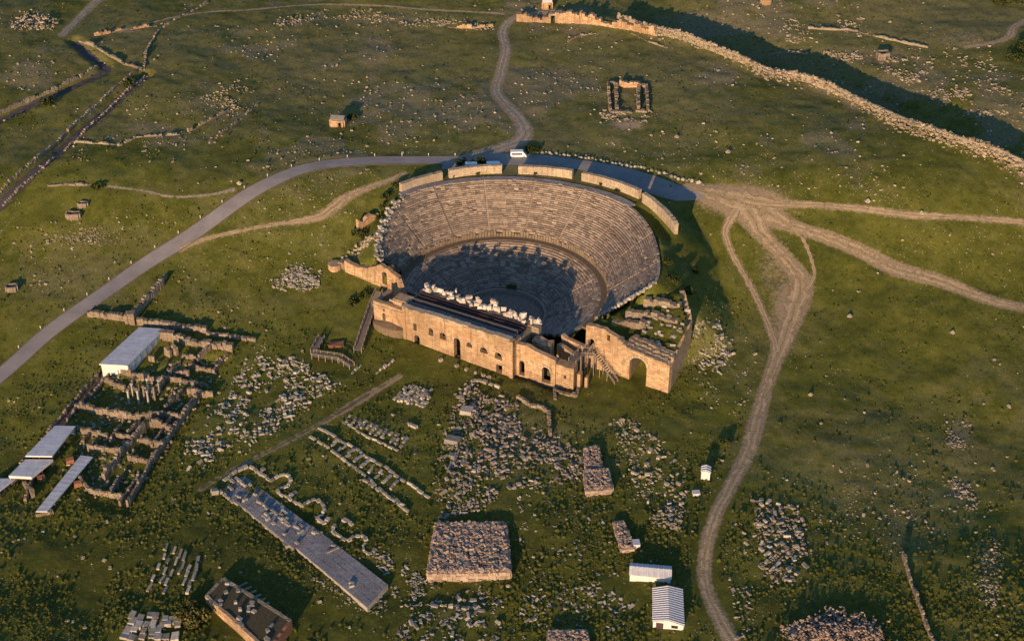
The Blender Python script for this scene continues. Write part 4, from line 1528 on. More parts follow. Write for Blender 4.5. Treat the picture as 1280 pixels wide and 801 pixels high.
walkway('long wooden walkway climbing along the left end of the stage building', [G(447, 438, 1.2), G(456, 410, 1.4), G(465, 384, 1.6), G(474, 364, 2.5)], 2.4)
walkway('grey timber ramp with railings at the foot of the left slope', [G(391, 443, 1.0), G(425, 448, 1.0), G(440, 458, .5)], 2.2)
walkway('short timber ramp above the grey ramp on the left slope', [G(392, 440, 1.0), G(402, 421, .8)], 2.0)
walkway('steep wooden stair down the big wall right of the stage', [loc2w(42.0, 16.6, 8.6), loc2w(50.5, 18.2, 1.0)], 1.8, 'wooden_stair', True)
walkway('wooden stair up to the arched doorway right of the stage', [loc2w(39.6, 18.0, 8.6), loc2w(40.0, 15.2, 10.0)], 2.0, 'wooden_stair', True)
walkway('wooden deck from the broken tower towards the arched doorway', [loc2w(38.2, 24.0, 8.4), loc2w(38.6, 18.4, 8.5), loc2w(42.0, 16.8, 8.5)], 2.6)

# ================================================================== SHELTERS AND SHEDS


def quad_world(px4, dz):
    """four picture corners of a flat roof dz above the ground under it"""
    c = np.mean(np.array(px4), 0)
    g = G(c[0], c[1], dz)
    return on_plane([p[0] for p in px4], [p[1] for p in px4], g[2]), g[2]


def shelter(label, px4, height, walls=(), ribs=0, name='shelter', slope=0.0, fascia=0.35, tilt=0.0):
    """px4: back-left, back-right, front-right, front-left of the roof"""
    q, z = quad_world(px4, height)
    q = q.copy()
    if tilt:
        q[2, 2] -= tilt
        q[3, 2] -= tilt
    c = q.mean(0)
    R = thing(name, (c[0], c[1], z - height), label, 'shelter', 'white roofed shelters over the digs')
    bl, br, fr, fl = q
    n = ribs or 6
    # roof of sheet panels, each its own piece
    for k in range(n):
        a, b = k / n + 0.002, (k + 1) / n - 0.002
        p0, p1 = bl + (fl - bl) * a, br + (fr - br) * a
        p3, p2 = bl + (fl - bl) * b, br + (fr - br) * b
        up = np.array([0, 0, .10])
        e = np.array([0, 0, (k % 2) * .015])
        build('roof_panel', MB().hexa([p3 + e, p2 + e, p1 + e, p0 + e], [p3 + up + e, p2 + up + e, p1 + up + e, p0 + up + e]), 'roof_white', R)
    dn = np.array([0, 0, -fascia])
    for (a, b) in ((fl, fr), (fr, br)):
        t = (b - a) / np.linalg.norm(b - a)
        nrm = np.array([t[1], -t[0], 0]) * .06
        build('fascia', MB().hexa([a + dn + nrm, b + dn + nrm, b + dn, a + dn], [a + nrm + [0, 0, .12], b + nrm + [0, 0, .12], b + [0, 0, .12], a + [0, 0, .12]]), 'wall_white', R)
    for (a, b) in ((bl, fl), (br, fr)):
        m = max(2, int(np.linalg.norm(b - a) / 3.5))
        for k in range(m + 1):
            p = a + (b - a) * (0.03 + 0.94 * k / m)
            p = p + (c - p) * 0.04
            build('post', MB().box(p[0] - .08, p[0] + .08, p[1] - .08, p[1] + .08, hz(p[0], p[1]) - .3, p[2] + .02), 'iron', R)
    cen = c
    for wn_ in walls:
        a, b = {'front': (fl, fr), 'right': (fr, br), 'left': (bl, fl), 'back': (br, bl)}[wn_]
        a, b = a + (cen - a) * .05, b + (cen - b) * .05
        ztop = min(a[2], b[2]) - .05
        build('side_panel', wall_mesh(a, b, .12, min(hz(a[0], a[1]), hz(b[0], b[1])) - .3, lambda u: ztop, seg=3.0), 'wall_white', R)
    return R


shelter('long white flat shelter roof nearest the asphalt road', [(174, 409), (205.5, 411), (159, 457), (124, 455)], 3.0, ('front', 'right'), 7)
shelter('white shelter roof above the step of the lower one', [(69, 532), (94, 532.5), (65, 570), (32, 569.5)], 3.6, ('back',), 6)
shelter('white shelter roof just below the stepped one at the left', [(32, 574), (66, 574), (39, 596), (11, 594.5)], 3.0, ('left',), 5, fascia=.8)
shelter('white shelter roof cut off by the left edge of the picture', [(-5, 598), (19, 598), (-8, 619), (-34, 617)], 2.6, (), 4)
shelter('narrow ribbed white walkway roof between the dig walls', [(101, 569), (116, 571), (59, 639), (45, 639)], 2.2, (), 26, fascia=.2)


def gable_shed(label, px4, wall_h, rise, ribs, name='shed', ridge='long', door=True):
    """px4: base corners back-left, back-right, front-right, front-left"""
    q = Gn([p[0] for p in px4], [p[1] for p in px4])
    z = float(q[:, 2].min()) - .1
    bl, br, fr, fl = [np.array([p[0], p[1], z]) for p in q]
    c = (bl + br + fr + fl) / 4
    R = thing(name, tuple(c), label, 'shed', 'white cabins by the dirt track')
    h = np.array([0, 0, wall_h])
    # ridge along the longer way: front to back or left to right
    if ridge == 'long':
        e0, e1 = (fl + fr) / 2, (bl + br) / 2        # ridge from front to back
        A, B, Cc, D = fl, fr, br, bl
    else:
        e0, e1 = (fr + br) / 2, (fl + bl) / 2
        A, B, Cc, D = fr, br, bl, fl
    up = np.array([0, 0, wall_h + rise])
    for nm, (a, b) in (('gable_wall', (A, B)), ('side_wall', (B, Cc)), ('gable_wall', (Cc, D)), ('side_wall', (D, A))):
        t = (b - a) / np.linalg.norm(b - a)
        nn = np.array([-t[1], t[0], 0]) * .12
        mb = MB()
        if nm == 'gable_wall':
            m = (a + b) / 2
            i = len(mb.v)
            for o in (np.zeros(3), nn):
                mb.v += [tuple(a + o), tuple(b + o), tuple(b + o + h), tuple(m + o + up), tuple(a + o + h)]
            mb.f += [(0, 1, 2, 3, 4), (9, 8, 7, 6, 5)] + [(k, 5 + k, 5 + (k + 1) % 5, (k + 1) % 5) for k in range(5)]
        else:
            mb.hexa([a, b, b + nn, a + nn], [a + h, b + h, b + nn + h, a + nn + h])
        build(nm, mb, 'wall_white', R)
    ov = 0.25
    ax = (e1 - e0) / np.linalg.norm(e1 - e0)
    r0, r1 = e0 + up - ax * ov, e1 + up + ax * ov
    for (p0, p1) in ((A, D), (B, Cc)):
        out = (p0 - e0) / np.linalg.norm(p0 - e0)
        lo0, lo1 = p0 + h - ax * ov + out * ov + [0, 0, -.12], p1 + h + ax * ov + out * ov + [0, 0, -.12]
        rf = build('roof', MB().hexa([lo0, lo1, r1, r0], [lo0 + [0, 0, .1], lo1 + [0, 0, .1], r1 + [0, 0, .1], r0 + [0, 0, .1]]), 'roof_white', R)
        for k in range(ribs):
            f = (k + .5) / ribs
            a, b = lo0 + (lo1 - lo0) * f, r0 + (r1 - r0) * f
            build('rib', MB().hexa([a - ax * .09 + [0, 0, .1], a + ax * .09 + [0, 0, .1], b + ax * .09 + [0, 0, .1], b - ax * .09 + [0, 0, .1]],
                                   [a - ax * .09 + [0, 0, .24], a + ax * .09 + [0, 0, .24], b + ax * .09 + [0, 0, .24], b - ax * .09 + [0, 0, .24]]), 'wall_white', rf)
    # door and window on the side that faces the viewer
    a, b = fl, fr
    t = (b - a) / np.linalg.norm(b - a)
    L = np.linalg.norm(b - a)
    nn = np.array([t[1], -t[0], 0])

    def panel(nm, u0, u1, z0, z1, mat, pr=.05):
        p, q2 = a + t * u0, a + t * u1
        build(nm, MB().hexa([p + nn * pr + [0, 0, z0], q2 + nn * pr + [0, 0, z0], q2 + [0, 0, z0], p + [0, 0, z0]],
                            [p + nn * pr + [0, 0, z1], q2 + nn * pr + [0, 0, z1], q2 + [0, 0, z1], p + [0, 0, z1]]), mat, R)
    if door:
        panel('door', L * .10, L * .34, .05, min(2.1, wall_h - .1), 'iron')
        panel('window', L * .60, L * .82, .95, min(1.9, wall_h - .2), 'glass')
    return R


gable_shed('white cabin with pale blue pitched roof, the upper of two by the track', [(788, 711), (838, 714), (838, 728), (787, 726)], 2.6, .9, 8, ridge='wide', door=False)
gable_shed('white cabin with ribbed roof and dark door, lower of two', [(816, 743), (852, 742), (854, 788), (816, 784)], 2.5, .9, 16)
gable_shed('tiny white hut standing alone on the grass beside the track', [(877, 592), (887, 592), (887, 600), (876, 599)], 3.0, .5, 3, 'hut', door=False)
for px, py, L, W_, h, lab in ((795, 682, 1.8, 2.2, 1.4, 'grey white crate beside the thin stone stack'), (870, 618, 2.0, 1.6, 1.0, 'low pale box below the tiny white hut')):
    p = G(px, py)
    R = thing('storage_box', tuple(p), lab, 'box')
    build('body', MB().obox(p, L, W_, h, .1, p[2] - .1), 'wall_white', R)
    build('lid', MB().obox(p, L + .15, W_ + .15, .12, .1, p[2] + h - .1), 'roof_white', R)

# ================================================================== EXCAVATED HOUSES (left)


def px_wall(root, x0, y0, x1, y1, h, th=.9, seed=1, mat='ruin_stone', amp=.5, name='wall', zb=0):
    """ruined wall of uneven chunks: broken top, shifting thickness"""
    a, b = G(x0, y0)[:2], G(x1, y1)[:2]
    L = np.linalg.norm(b - a)
    t = (b - a) / L
    n = np.array([t[1], -t[0]])
    r = np.random.default_rng(seed)
    k = max(2, int(L / 1.0))
    cut = np.clip(np.linspace(0, L, k + 1) + np.r_[0, r.uniform(-.3, .3, k - 1), 0], 0, L)
    mid = (cut[:-1] + cut[1:]) / 2
    g = H(a[0] + t[0] * mid, a[1] + t[1] * mid)
    w1 = vn(mid, np.full(k, seed * 3.1), 3.2, seed + 100)
    hh = h * np.clip(1 + (w1 - .5) * 2.2 * amp + r.normal(0, .28 * amp, k), .12, 1.7)
    mb = MB()
    for i in range(k):
        o1, o2 = th / 2 * r.uniform(.75, 1.2), th / 2 * r.uniform(.75, 1.2)
        A, B = a + t * (cut[i] - .02), a + t * (cut[i + 1] + .02)
        j = lambda: r.normal(0, .07)
        q = [A + n * o1, B + n * o1, B - n * o2, A - n * o2]
        mb.hexa([(p[0], p[1], g[i] - .8) for p in q], [(p[0] + j(), p[1] + j(), g[i] + hh[i] + 1.3 * j()) for p in q])
    return build(name, mb, mat, root)


EX = thing('excavated_house', tuple(G(180, 540)), 'maze of excavated house walls between the white shelters', 'ruin')
WL = [(130, 470, 207, 478, 1.4), (207, 475, 260, 484, 1.2), (130, 480, 157, 487, 1.2), (95, 512, 160, 524, 1.8), (160, 524, 197, 521, 1.7), (197, 521, 229, 525, 1.6),
      (235, 492, 267, 496, 1.5), (252, 493, 222, 535, 1.8), (222, 535, 190, 580, 1.8), (190, 580, 160, 634, 1.6), (230, 490, 207, 514, 1.6), (185, 531, 216, 540, 2.2), (102, 541, 136, 548, 1.5),
      (140, 546, 167, 551, 1.6), (110, 563, 150, 567, 1.4), (185, 534, 152, 570, 2.2), (175, 552, 201, 560, 1.5), (160, 574, 186, 579, 1.3), (112, 616, 157, 624, 1.3),
      (150, 575, 130, 600, 2.2), (45, 645, 67, 641, .9), (187, 450, 194, 452, 1.8), (210, 465, 237, 472, 1.3), (237, 460, 265, 465, 1.2), (265, 435, 247, 455, 1.2), (285, 443, 267, 468, 1.0),
      (228, 447, 246, 450, 1.5), (207, 443, 214, 446, 2.2), (216, 441, 222, 444, 2.0), (125, 468, 100, 497, 1.2), (100, 497, 60, 545, 1.2), (60, 545, 5, 606, 1.0), (140, 468, 112, 500, 1.0),
      (120, 535, 105, 556, 1.2), (150, 535, 138, 555, 1.2), (175, 530, 160, 545, 1.3), (95, 515, 85, 528, 1.5), (215, 525, 190, 560, 1.0), (205, 480, 190, 500, 1.2), (100, 600, 112, 616, 1.2),
      (30, 606, 42, 622, 1.6), (42, 600, 32, 628, 1.3), (225, 455, 212, 470, 1.1), (170, 475, 160, 490, 1.0), (150, 600, 138, 622, 1.4), (172, 600, 150, 632, 1.0)]
for i, (a, b, c, d, h) in enumerate(WL):
    px_wall(EX, a, b, c, d, h + .5, .75 if h < 1.7 else 1.0, 200 + i, amp=.35)
for px, py in ((174, 490), (186, 490), (200, 491), (167, 496), (162, 505), (174, 505), (186, 505), (194, 501), (181, 499)):
    p = G(px, py)
    mb = MB().cyl(p, .36, .30, p[2] - .2, p[2] + 4.9, 8)
    mb.box(p[0] - .42, p[0] + .42, p[1] - .42, p[1] + .42, p[2] + 4.85, p[2] + 5.15)
    build('column', mb, 'hill_stone' if random.random() < .3 else 'limestone', EX)
P, S = [], []
for q in sample_poly([(130, 470), (290, 440), (250, 500), (165, 630), (105, 620), (90, 520)], 420, 31):
    p = G(q[0], q[1], .15)
    P.append(tuple(p))
    S.append((random.uniform(.4, 1.3), random.uniform(.4, .8), random.uniform(.3, .8)))
tag(stones('rubble', P, S, RNG.uniform(0, 3, len(P)), 'rubble_stone', .25, parent=EX, seed=14), kind='stuff')
for px, py in ((98, 607), (52, 600), (38, 604), (88, 578)):
    p = G(px, py)
    build('brick_pier', MB().obox(p, 2.2, 1.4, 1.6, .3, p[2] - .2, .2), 'brick_red', EX)

SW = thing('street_wall', tuple(G(170, 398)), 'long broken wall above the long white shelter', 'wall')
for i, (a, b, c, d, h, th) in enumerate(((110, 394, 158, 400, 2.3, 1.4), (158, 402, 170, 404, 3.6, 2.4), (172, 405, 259, 415, 2.0, 1.4), (259, 418, 320, 426, 1.2, 1.1), (169, 396, 203, 356, 2.6, 1.3), (203, 356, 208, 345, 1.6, 1.0))):
    px_wall(SW, a, b, c, d, h, th, 300 + i, amp=.4)
o = thing('terrace_wall', tuple(G(246, 428)), 'thick stone wall right of the long white shelter', 'wall')
px_wall(o, 200, 422, 292, 437, 2.2, 1.8, 320, amp=.4)

# ================================================================== STONE BLOCKS laid out on the grass
BLOCK_MESH = {}
for mt in ('limestone', 'grey_stone', 'rubble_stone'):
    for i, (v, f) in enumerate(CUBES):
        BLOCK_MESH[(mt, i)] = make_mesh('stone_block', v + np.array([0, 0, .5]), f, mt)


def block(p, L, Wd, h, rot, mat, label, group, tilt=.05, name='stone_block', cat='stone block'):
    o = link(name, BLOCK_MESH[(mat, random.randrange(6))])
    o.location = (float(p[0]), float(p[1]), float(p[2]) - .08)
    o.scale = (L, Wd, h)
    o.rotation_euler = (random.gauss(0, tilt), random.gauss(0, tilt), rot)
    return tag(o, label, cat, group)


def rot_px(x0, y0, x1, y1):
    a, b = G0(x0, y0), G0(x1, y1)
    return math.atan2(b[1] - a[1], b[0] - a[0])


# neat pallet of blocks by the path: rows across
def grid_blocks(c0, c1, c2, c3, nu, nv, L, Wd, h, mat, label, group, jit=.25, miss=.08):
    """c0 c1 c2 c3: picture corners, u along c0>c1, v along c0>c3; blocks point along v"""
    c0, c1, c2, c3 = [np.array(c, float) for c in (c0, c1, c2, c3)]
    rows = ['first', 'second', 'third', 'fourth', 'fifth', 'sixth', 'seventh', 'eighth', 'ninth', 'tenth', 'eleventh', 'twelfth', 'thirteenth']
    for j in range(nv):
        cnt = 0
        for i in range(nu):
            if random.random() < miss:
                continue
            lab = '%s, %s row down, %s along' % (label, rows[j], rows[cnt])
            cnt += 1
            u, v = (i + .5 + random.uniform(-jit, jit)) / nu, (j + .5 + random.uniform(-jit, jit)) / nv
            q = (c0 + (c1 - c0) * u) * (1 - v) + (c3 + (c2 - c3) * u) * v
            a, b = c0 + (c1 - c0) * u, c3 + (c2 - c3) * u
            block(G(q[0], q[1]), L * random.uniform(.7, 1.2), Wd * random.uniform(.75, 1.15), h * random.uniform(.7, 1.2), rot_px(a[0], a[1], b[0], b[1]) + random.gauss(0, .08), mat, lab, group)


grid_blocks((506, 480), (547, 489), (529, 511), (491, 500), 9, 5, 1.5, .8, .7, 'limestone', 'pale block in neat rows below the stage', 'blocks in neat rows below the stage')
grid_blocks((436, 519), (514, 549), (503, 561), (430, 528), 12, 3, 1.4, .8, .7, 'grey_stone', 'grey block in the long tray', 'blocks in the long tray by the path')
grid_blocks((208, 676), (254, 698), (238, 744), (180, 742), 6, 5, 2.8, .8, .6, 'limestone', 'long slab at lower left', 'long slabs at the lower left', .2, .12)
grid_blocks((166, 764), (228, 772), (226, 800), (146, 802), 7, 4, 2.3, 1.7, .8, 'limestone', 'block at the bottom left edge', 'blocks in rows at the bottom edge', .25, .1)
grid_blocks((566, 566), (590, 560), (584, 580), (556, 588), 2, 6, 2.4, .6, .6, 'grey_stone', 'slim grey shaft stacked in the rubble field', 'shafts stacked in stripes', .15, .05)
# the comb-shaped lines of blocks
COMB = []
for a, b in (((386, 545), (412, 562)), ((412, 562), (452, 592)), ((452, 592), (478, 615)), ((478, 615), (512, 640)), ((398, 535), (440, 560)), ((440, 560), (486, 588)), ((486, 588), (538, 622))):
    L = math.hypot(a[0] - b[0], a[1] - b[1])
    for k in range(int(L / 8)):
        f = (k + .5) / int(L / 8)
        COMB.append((a[0] + (b[0] - a[0]) * f, a[1] + (b[1] - a[1]) * f, rot_px(*a, *b)))
for k in range(9):
    f = k / 8
    x, y = 412 + 74 * f, 560 + 52 * f
    for m in (0.35, .8):
        COMB.append((x + 11 * m, y - 10 * m, rot_px(x, y, x + 9, y - 9)))
CB = thing('comb_foundation', tuple(G(460, 590)), 'comb-shaped lines of pale blocks laid out beyond the podium', 'foundation')
for x, y, r in COMB:
    p = G(x + random.uniform(-1.5, 1.5), y + random.uniform(-1, 1))
    build('foundation_stone', MB().obox(p, random.uniform(1.5, 2.3), random.uniform(.6, .9), random.uniform(.6, .9), r + random.gauss(0, .12), p[2] - .2, .07), 'limestone', CB)
# scattered individuals of the largest fields
FIELD = [([(330, 445), (400, 458), (415, 482), (335, 540), (245, 588), (230, 572), (280, 505)], 30, 'limestone', 'pale fallen block in the wide field of blocks right of the dig', 'blocks in the wide field', 1.5),
         ([(950, 622), (1000, 640), (1008, 720), (968, 733), (946, 690)], 28, 'limestone', 'cut block in the loose pile right of the dirt track', 'blocks in the pile right of the track', 1.7),
         ([(575, 485), (640, 505), (700, 560), (722, 600), (640, 606), (560, 640), (548, 580)], 22, 'rubble_stone', 'large cut block among the rubble below the stage building', 'blocks among the rubble', 1.7),
         ([(765, 528), (800, 532), (858, 590), (848, 655), (815, 640), (790, 590)], 16, 'limestone', 'pale block in the strewn patch right of the small stone stacks', 'blocks in the strewn patch', 1.6),
         ([(510, 765), (590, 738), (632, 760), (620, 797), (515, 797)], 12, 'grey_stone', 'grey block strewn below the big square stone stack', 'blocks below the big stack', 1.7)]
for i, (poly, n, mt, lab, grp, sz) in enumerate(FIELD):
    for q in sample_poly(poly, n, 50 + i, 9.0):
        block(G(q[0], q[1], .1), sz * random.uniform(.7, 1.2), sz * random.uniform(.35, .6), random.uniform(.5, .8), (random.uniform(0, 3.1) if i > 0 else .65 + random.choice((0, 1.57)) + random.gauss(0, .3)), mt, lab, grp, .12)


# rubble masses: nobody could count them
def mass(label, fields, mat, seed, name='rubble_field', templates=None, tilt=.25):
    P, S, Rr = [], [], []
    for j, (poly, n, s0, s1, lift) in enumerate(fields):
        q = sample_poly(poly, int(n * 1.35), seed + j)
        q = q + np.random.default_rng(seed + 9).normal(0, 3.0, q.shape) * np.array([1, .7])
        g = Gn(q[:, 0], q[:, 1])
        gap = vn(g[:, 0], g[:, 1], 5.5, seed) * .65 + vn(g[:, 0], g[:, 1], 2.2, seed + 1) * .35
        g, q = g[gap > .42], q[gap > .42]
        r = np.random.default_rng(seed + 50 + j)
        sz = .85 * (s0 + (s1 - s0) * r.random(len(q)) ** 2.2)
        P.append(np.c_[g[:, 0], g[:, 1], g[:, 2] + .02 + lift * r.random(len(q)) ** 1.5])
        S.append(np.c_[sz * r.uniform(.9, 1.9, len(q)), sz * r.uniform(.5, .9, len(q)), sz * r.uniform(.45, .7, len(q))])
        Rr.append(np.where(r.random(len(q)) < .6, .65 + r.integers(0, 2, len(q)) * 1.57 + r.normal(0, .3, len(q)), r.uniform(0, 3.14, len(q))))
    o = stones(name, np.concatenate(P), np.concatenate(S), np.concatenate(Rr), mat, tilt, templates or (CUBES + DRUMS + ROCKS[:3]), seed=seed)
    return tag(o, label, kind='stuff')


mass('dense field of pale fallen stones right of the excavated house', [([(310, 440), (400, 455), (425, 480), (335, 545), (240, 592), (222, 575), (280, 500)], 760, .5, 1.5, .08),
     ([(290, 420), (340, 430), (330, 450), (300, 445)], 30, .4, 1.0, 0)], 'limestone', 400)
mass('jumbled rubble below the stage building', [([(578, 478), (626, 490), (652, 530), (722, 560), (728, 602), (640, 612), (590, 642), (545, 652), (548, 565)], 1250, .35, 1.5, .25),
     ([(585, 490), (640, 505), (690, 560), (600, 575)], 330, .4, 1.5, .9), ([(690, 558), (730, 575), (720, 600), (680, 590)], 120, .5, 1.3, .4)], 'rubble_stone', 420)
mass('strewn stones right of the small stone stacks', [([(760, 523), (802, 528), (862, 590), (852, 660), (812, 645), (788, 590)], 330, .4, 1.2, .1), ([(820, 630), (860, 640), (850, 662), (815, 655)], 100, .4, .9, .3)], 'field_stone', 440)
mass('stones strewn across the dark grass at the bottom', [([(500, 760), (600, 735), (640, 760), (622, 801), (505, 801)], 230, .4, 1.2, .1), ([(640, 745), (760, 725), (790, 760), (770, 801), (640, 801)], 220, .4, 1.1, .05),
     ([(640, 610), (760, 620), (770, 720), (660, 730)], 120, .3, 1.0, 0), ([(515, 712), (545, 720), (540, 755), (512, 755)], 160, .3, .8, .3), ([(250, 640), (310, 620), (280, 660)], 10, .4, .8, 0)], 'grey_stone', 460)
mass('rubble among the pile right of the dirt track', [([(945, 620), (1002, 636), (1012, 722), (965, 738), (942, 690)], 330, .5, 1.3, .5), ([(905, 660), (930, 650), (945, 800), (920, 800)], 110, .4, 1.2, .1)], 'rubble_stone', 480)
mass('heaped stone mound at the bottom right edge', [([(960, 801), (1005, 778), (1042, 766), (1100, 774), (1112, 801)], 900, .4, 1.0, 2.6), ([(940, 830), (1000, 785), (1105, 785), (1125, 830)], 900, .4, 1.0, 3.0)], 'heap_stone', 500, 'stone_mound')
mass('white stone heap on the grass left of the theatre', [([(334, 361), (372, 330), (400, 343), (394, 362)], 190, .5, 1.3, .4)], 'limestone', 510, 'stone_heap')
mass('pale stones tumbled below the right side building', [([(858, 405), (896, 398), (918, 430), (902, 480), (868, 452)], 150, .5, 1.4, .15), ([(860, 440), (940, 440), (935, 530), (870, 500)], 90, .3, .9, 0)], 'limestone', 520)
mass('small patches of pale scree on the right slope', [([(1182, 525), (1212, 530), (1208, 562), (1186, 556)], 240, .25, .7, .2), ([(1184, 600), (1212, 602), (1222, 638), (1196, 632)], 200, .25, .7, .2),
     ([(1222, 660), (1250, 660), (1250, 765), (1226, 765)], 260, .25, .8, .1), ([(1010, 590), (1160, 590), (1180, 700), (1020, 690)], 240, .2, .6, 0)], 'field_stone', 530, 'scree')
mass('heap of broken stones at the top left', [([(10, 38), (35, 20), (66, 22), (68, 38)], 160, .6, 1.6, 1.2), ([(0, 30), (20, 20), (20, 40)], 20, .5, 1.0, .2)], 'field_stone', 540, 'stone_heap')
mass('rubble line along the crest of the hill', [([(340, 24), (450, 12), (540, 20), (620, 32), (620, 38), (530, 34), (450, 22), (345, 32)], 420, .4, 1.2, .3), ([(180, 200), (185, 90), (188, 92), (184, 202)], 30, .5, 1, .1),
     ([(250, 125), (300, 100), (325, 120), (290, 145)], 160, .4, 1.0, .1), ([(60, 296), (120, 285), (150, 300), (90, 312)], 120, .3, .9, .1)], 'field_stone', 550, 'stone_line')
mass('round stones ringing the right end of the paved podium', [([(462, 690), (505, 690), (512, 715), (480, 764), (462, 765), (490, 728)], 130, .7, 1.5, .1), ([(372, 690), (400, 705), (455, 760), (448, 768), (385, 718)], 60, .4, 1.0, 0)], 'grey_stone', 560, 'stone_ring', ROCKS)

# ================================================================== SQUARE STONE STACKS


def stack(label, px4, h, n, seed, mat='heap_stone', size=(.5, 1.0), name='stone_stack'):
    """px4: top corners back-left, back-right, front-right, front-left; walls all round and loose stones heaped on top"""
    q, z = quad_world(px4, h)
    c = q.mean(0)
    R = thing(name, (c[0], c[1], z - h), label, 'stone stack', 'square stacks of sorted stone')
    bl, br, fr, fl = q
    zb = min(hz(p[0], p[1]) for p in q) - .4
    mb = MB()
    mb.hexa([(p[0], p[1], zb) for p in (fl, fr, br, bl)], [(p[0], p[1], z - .5) for p in (fl, fr, br, bl)])
    build('core', mb, 'rubble_stone', R)
    # facing stones round the edge, course upon course
    for a, b in ((fl, fr), (fr, br), (br, bl), (bl, fl)):
        L = np.linalg.norm((b - a)[:2])
        rt = math.atan2(b[1] - a[1], b[0] - a[0])
        m = max(2, int(L / 1.15))
        zc = zb
        for cs in range(3 if z - zb > 2 else 2):
            hc = (z - zb) / (3 if z - zb > 2 else 2)
            cuts = np.clip((np.arange(m + 1) + np.r_[0, np.random.default_rng(seed + cs).uniform(-.35, .35, m - 1), 0]) / m, 0, 1)
            for k in range(m):
                p = a + (b - a) * (cuts[k] + cuts[k + 1]) / 2
                build('facing_stone', MB().obox(p, L * (cuts[k + 1] - cuts[k]) * .97, random.uniform(.6, 1.1), hc * random.uniform(.9, 1.0) + random.uniform(-.05, .12), rt + random.gauss(0, .05), zc, .05), 'heap_stone', R)
            zc += hc
    r = np.random.default_rng(seed)
    u, v = r.random(n)[:, None], r.random(n)[:, None]
    p = (bl + (br - bl) * u) * (1 - v) + (fl + (fr - fl) * u) * v
    sz = r.uniform(size[0], size[1], n)
    o = stones('heaped_stone', np.c_[p[:, 0], p[:, 1], np.full(n, z - .35) + r.random(n) * .45], np.c_[sz * r.uniform(.9, 1.5, n), sz * r.uniform(.6, 1.0, n), sz * .8], r.uniform(0, 3.1, n), mat, .3, parent=R, seed=seed)
    tag(o, kind='stuff')
    return R


stack('big square stack of reddish rubble stones near the bottom centre', [(545, 653), (632, 653), (638, 714), (535, 716)], 1.6, 1500, 600, size=(.55, 1.1))
stack('upper smaller stack of red stones left of the strewn patch', [(731, 559), (748, 557), (752, 583), (733, 585)], 1.4, 240, 601, size=(.35, .7))
stack('lower stack of red stones joined below the smaller one', [(731, 587), (760, 585), (765, 610), (733, 613)], 1.8, 380, 602, size=(.35, .7))
stack('thin slanting stack of stones above the white cabins', [(768, 652), (779, 651), (793, 684), (777, 686)], 1.2, 200, 603, size=(.35, .7))
stack('stone stack cut off by the bottom edge of the picture', [(686, 788), (733, 787), (737, 812), (684, 814)], 1.6, 420, 604, size=(.4, .8))

# stone building with flat rubble top at the bottom left
q, z = quad_world([(279, 722), (363, 775), (335, 812), (258, 744)], 2.6)
c = q.mean(0)
FB = thing('flat_topped_ruin', (c[0], c[1], z - 2.6), 'low flat-topped stone ruin with blocks on its roof at bottom left', 'ruin')
bk, rt_, fr, lf = q
zb = min(hz(p[0], p[1]) for p in q) - .5
for nm, a, b, mt in (('front_wall', lf, fr, 'facade_stone'), ('end_wall', fr, rt_, 'brick_red'), ('back_wall', rt_, bk, 'ruin_stone'), ('end_wall', bk, lf, 'ruin_stone')):
    build(nm, wall_mesh(a, b, .9, zb, lambda u: z + random.uniform(-.1, .15), seg=1.2), mt, FB)
build('roof_fill', MB().hexa([(p[0], p[1], zb) for p in (lf, fr, rt_, bk)], [(p[0], p[1], z - .12) for p in (lf, fr, rt_, bk)]), 'dark_earth', FB)
for k in range(20):
    u, v = random.random(), random.random()
    p = (bk + (rt_ - bk) * u) * (1 - v) + (lf + (fr - lf) * u) * v
    block((p[0], p[1], z - .1), random.uniform(.8, 1.7), random.uniform(.7, 1.1), random.uniform(.5, .9), random.uniform(0, 3.1), 'grey_stone', 'grey block lying on the flat-topped ruin at bottom left', 'blocks on the flat-topped ruin')
for k in range(6):
    block(G(304 + k * 5.5, 731 + k * 5), 2.6, .5, .5, rot_px(304, 731, 314, 726), 'limestone', 'thin pale slab leaning beside the flat-topped ruin', 'slabs beside the flat-topped ruin')

# ================================================================== PAVED PODIUM with curved foundations
PD = thing('paved_podium', tuple(G(400, 690)), 'long paved podium of grey slabs with fallen blocks on its upper half', 'podium')


def podium_part(px4, h, nu, nv, name, mat):
    q, z = quad_world(px4, h)
    zb = min(hz(p[0], p[1]) for p in q) - .5
    a, b, c_, d = q
    build(name + '_base', MB().hexa([(p[0], p[1], zb) for p in (d, c_, b, a)], [(p[0], p[1], z - .12) for p in (d, c_, b, a)]), 'grey_stone', PD)
    for i in range(nu):
        for j in range(nv):
            u0, u1, v0, v1 = i / nu + .004, (i + 1) / nu - .004, j / nv + .01, (j + 1) / nv - .01
            P4 = [(a + (b - a) * u) * (1 - v) + (d + (c_ - d) * u) * v for u, v in ((u0, v1), (u1, v1), (u1, v0), (u0, v0))]
            dz = random.uniform(-.04, .04)
            build('paving_slab', MB().hexa([(p[0], p[1], z - .11) for p in P4], [(p[0], p[1], z + dz) for p in P4]), mat, PD)
    return q, z


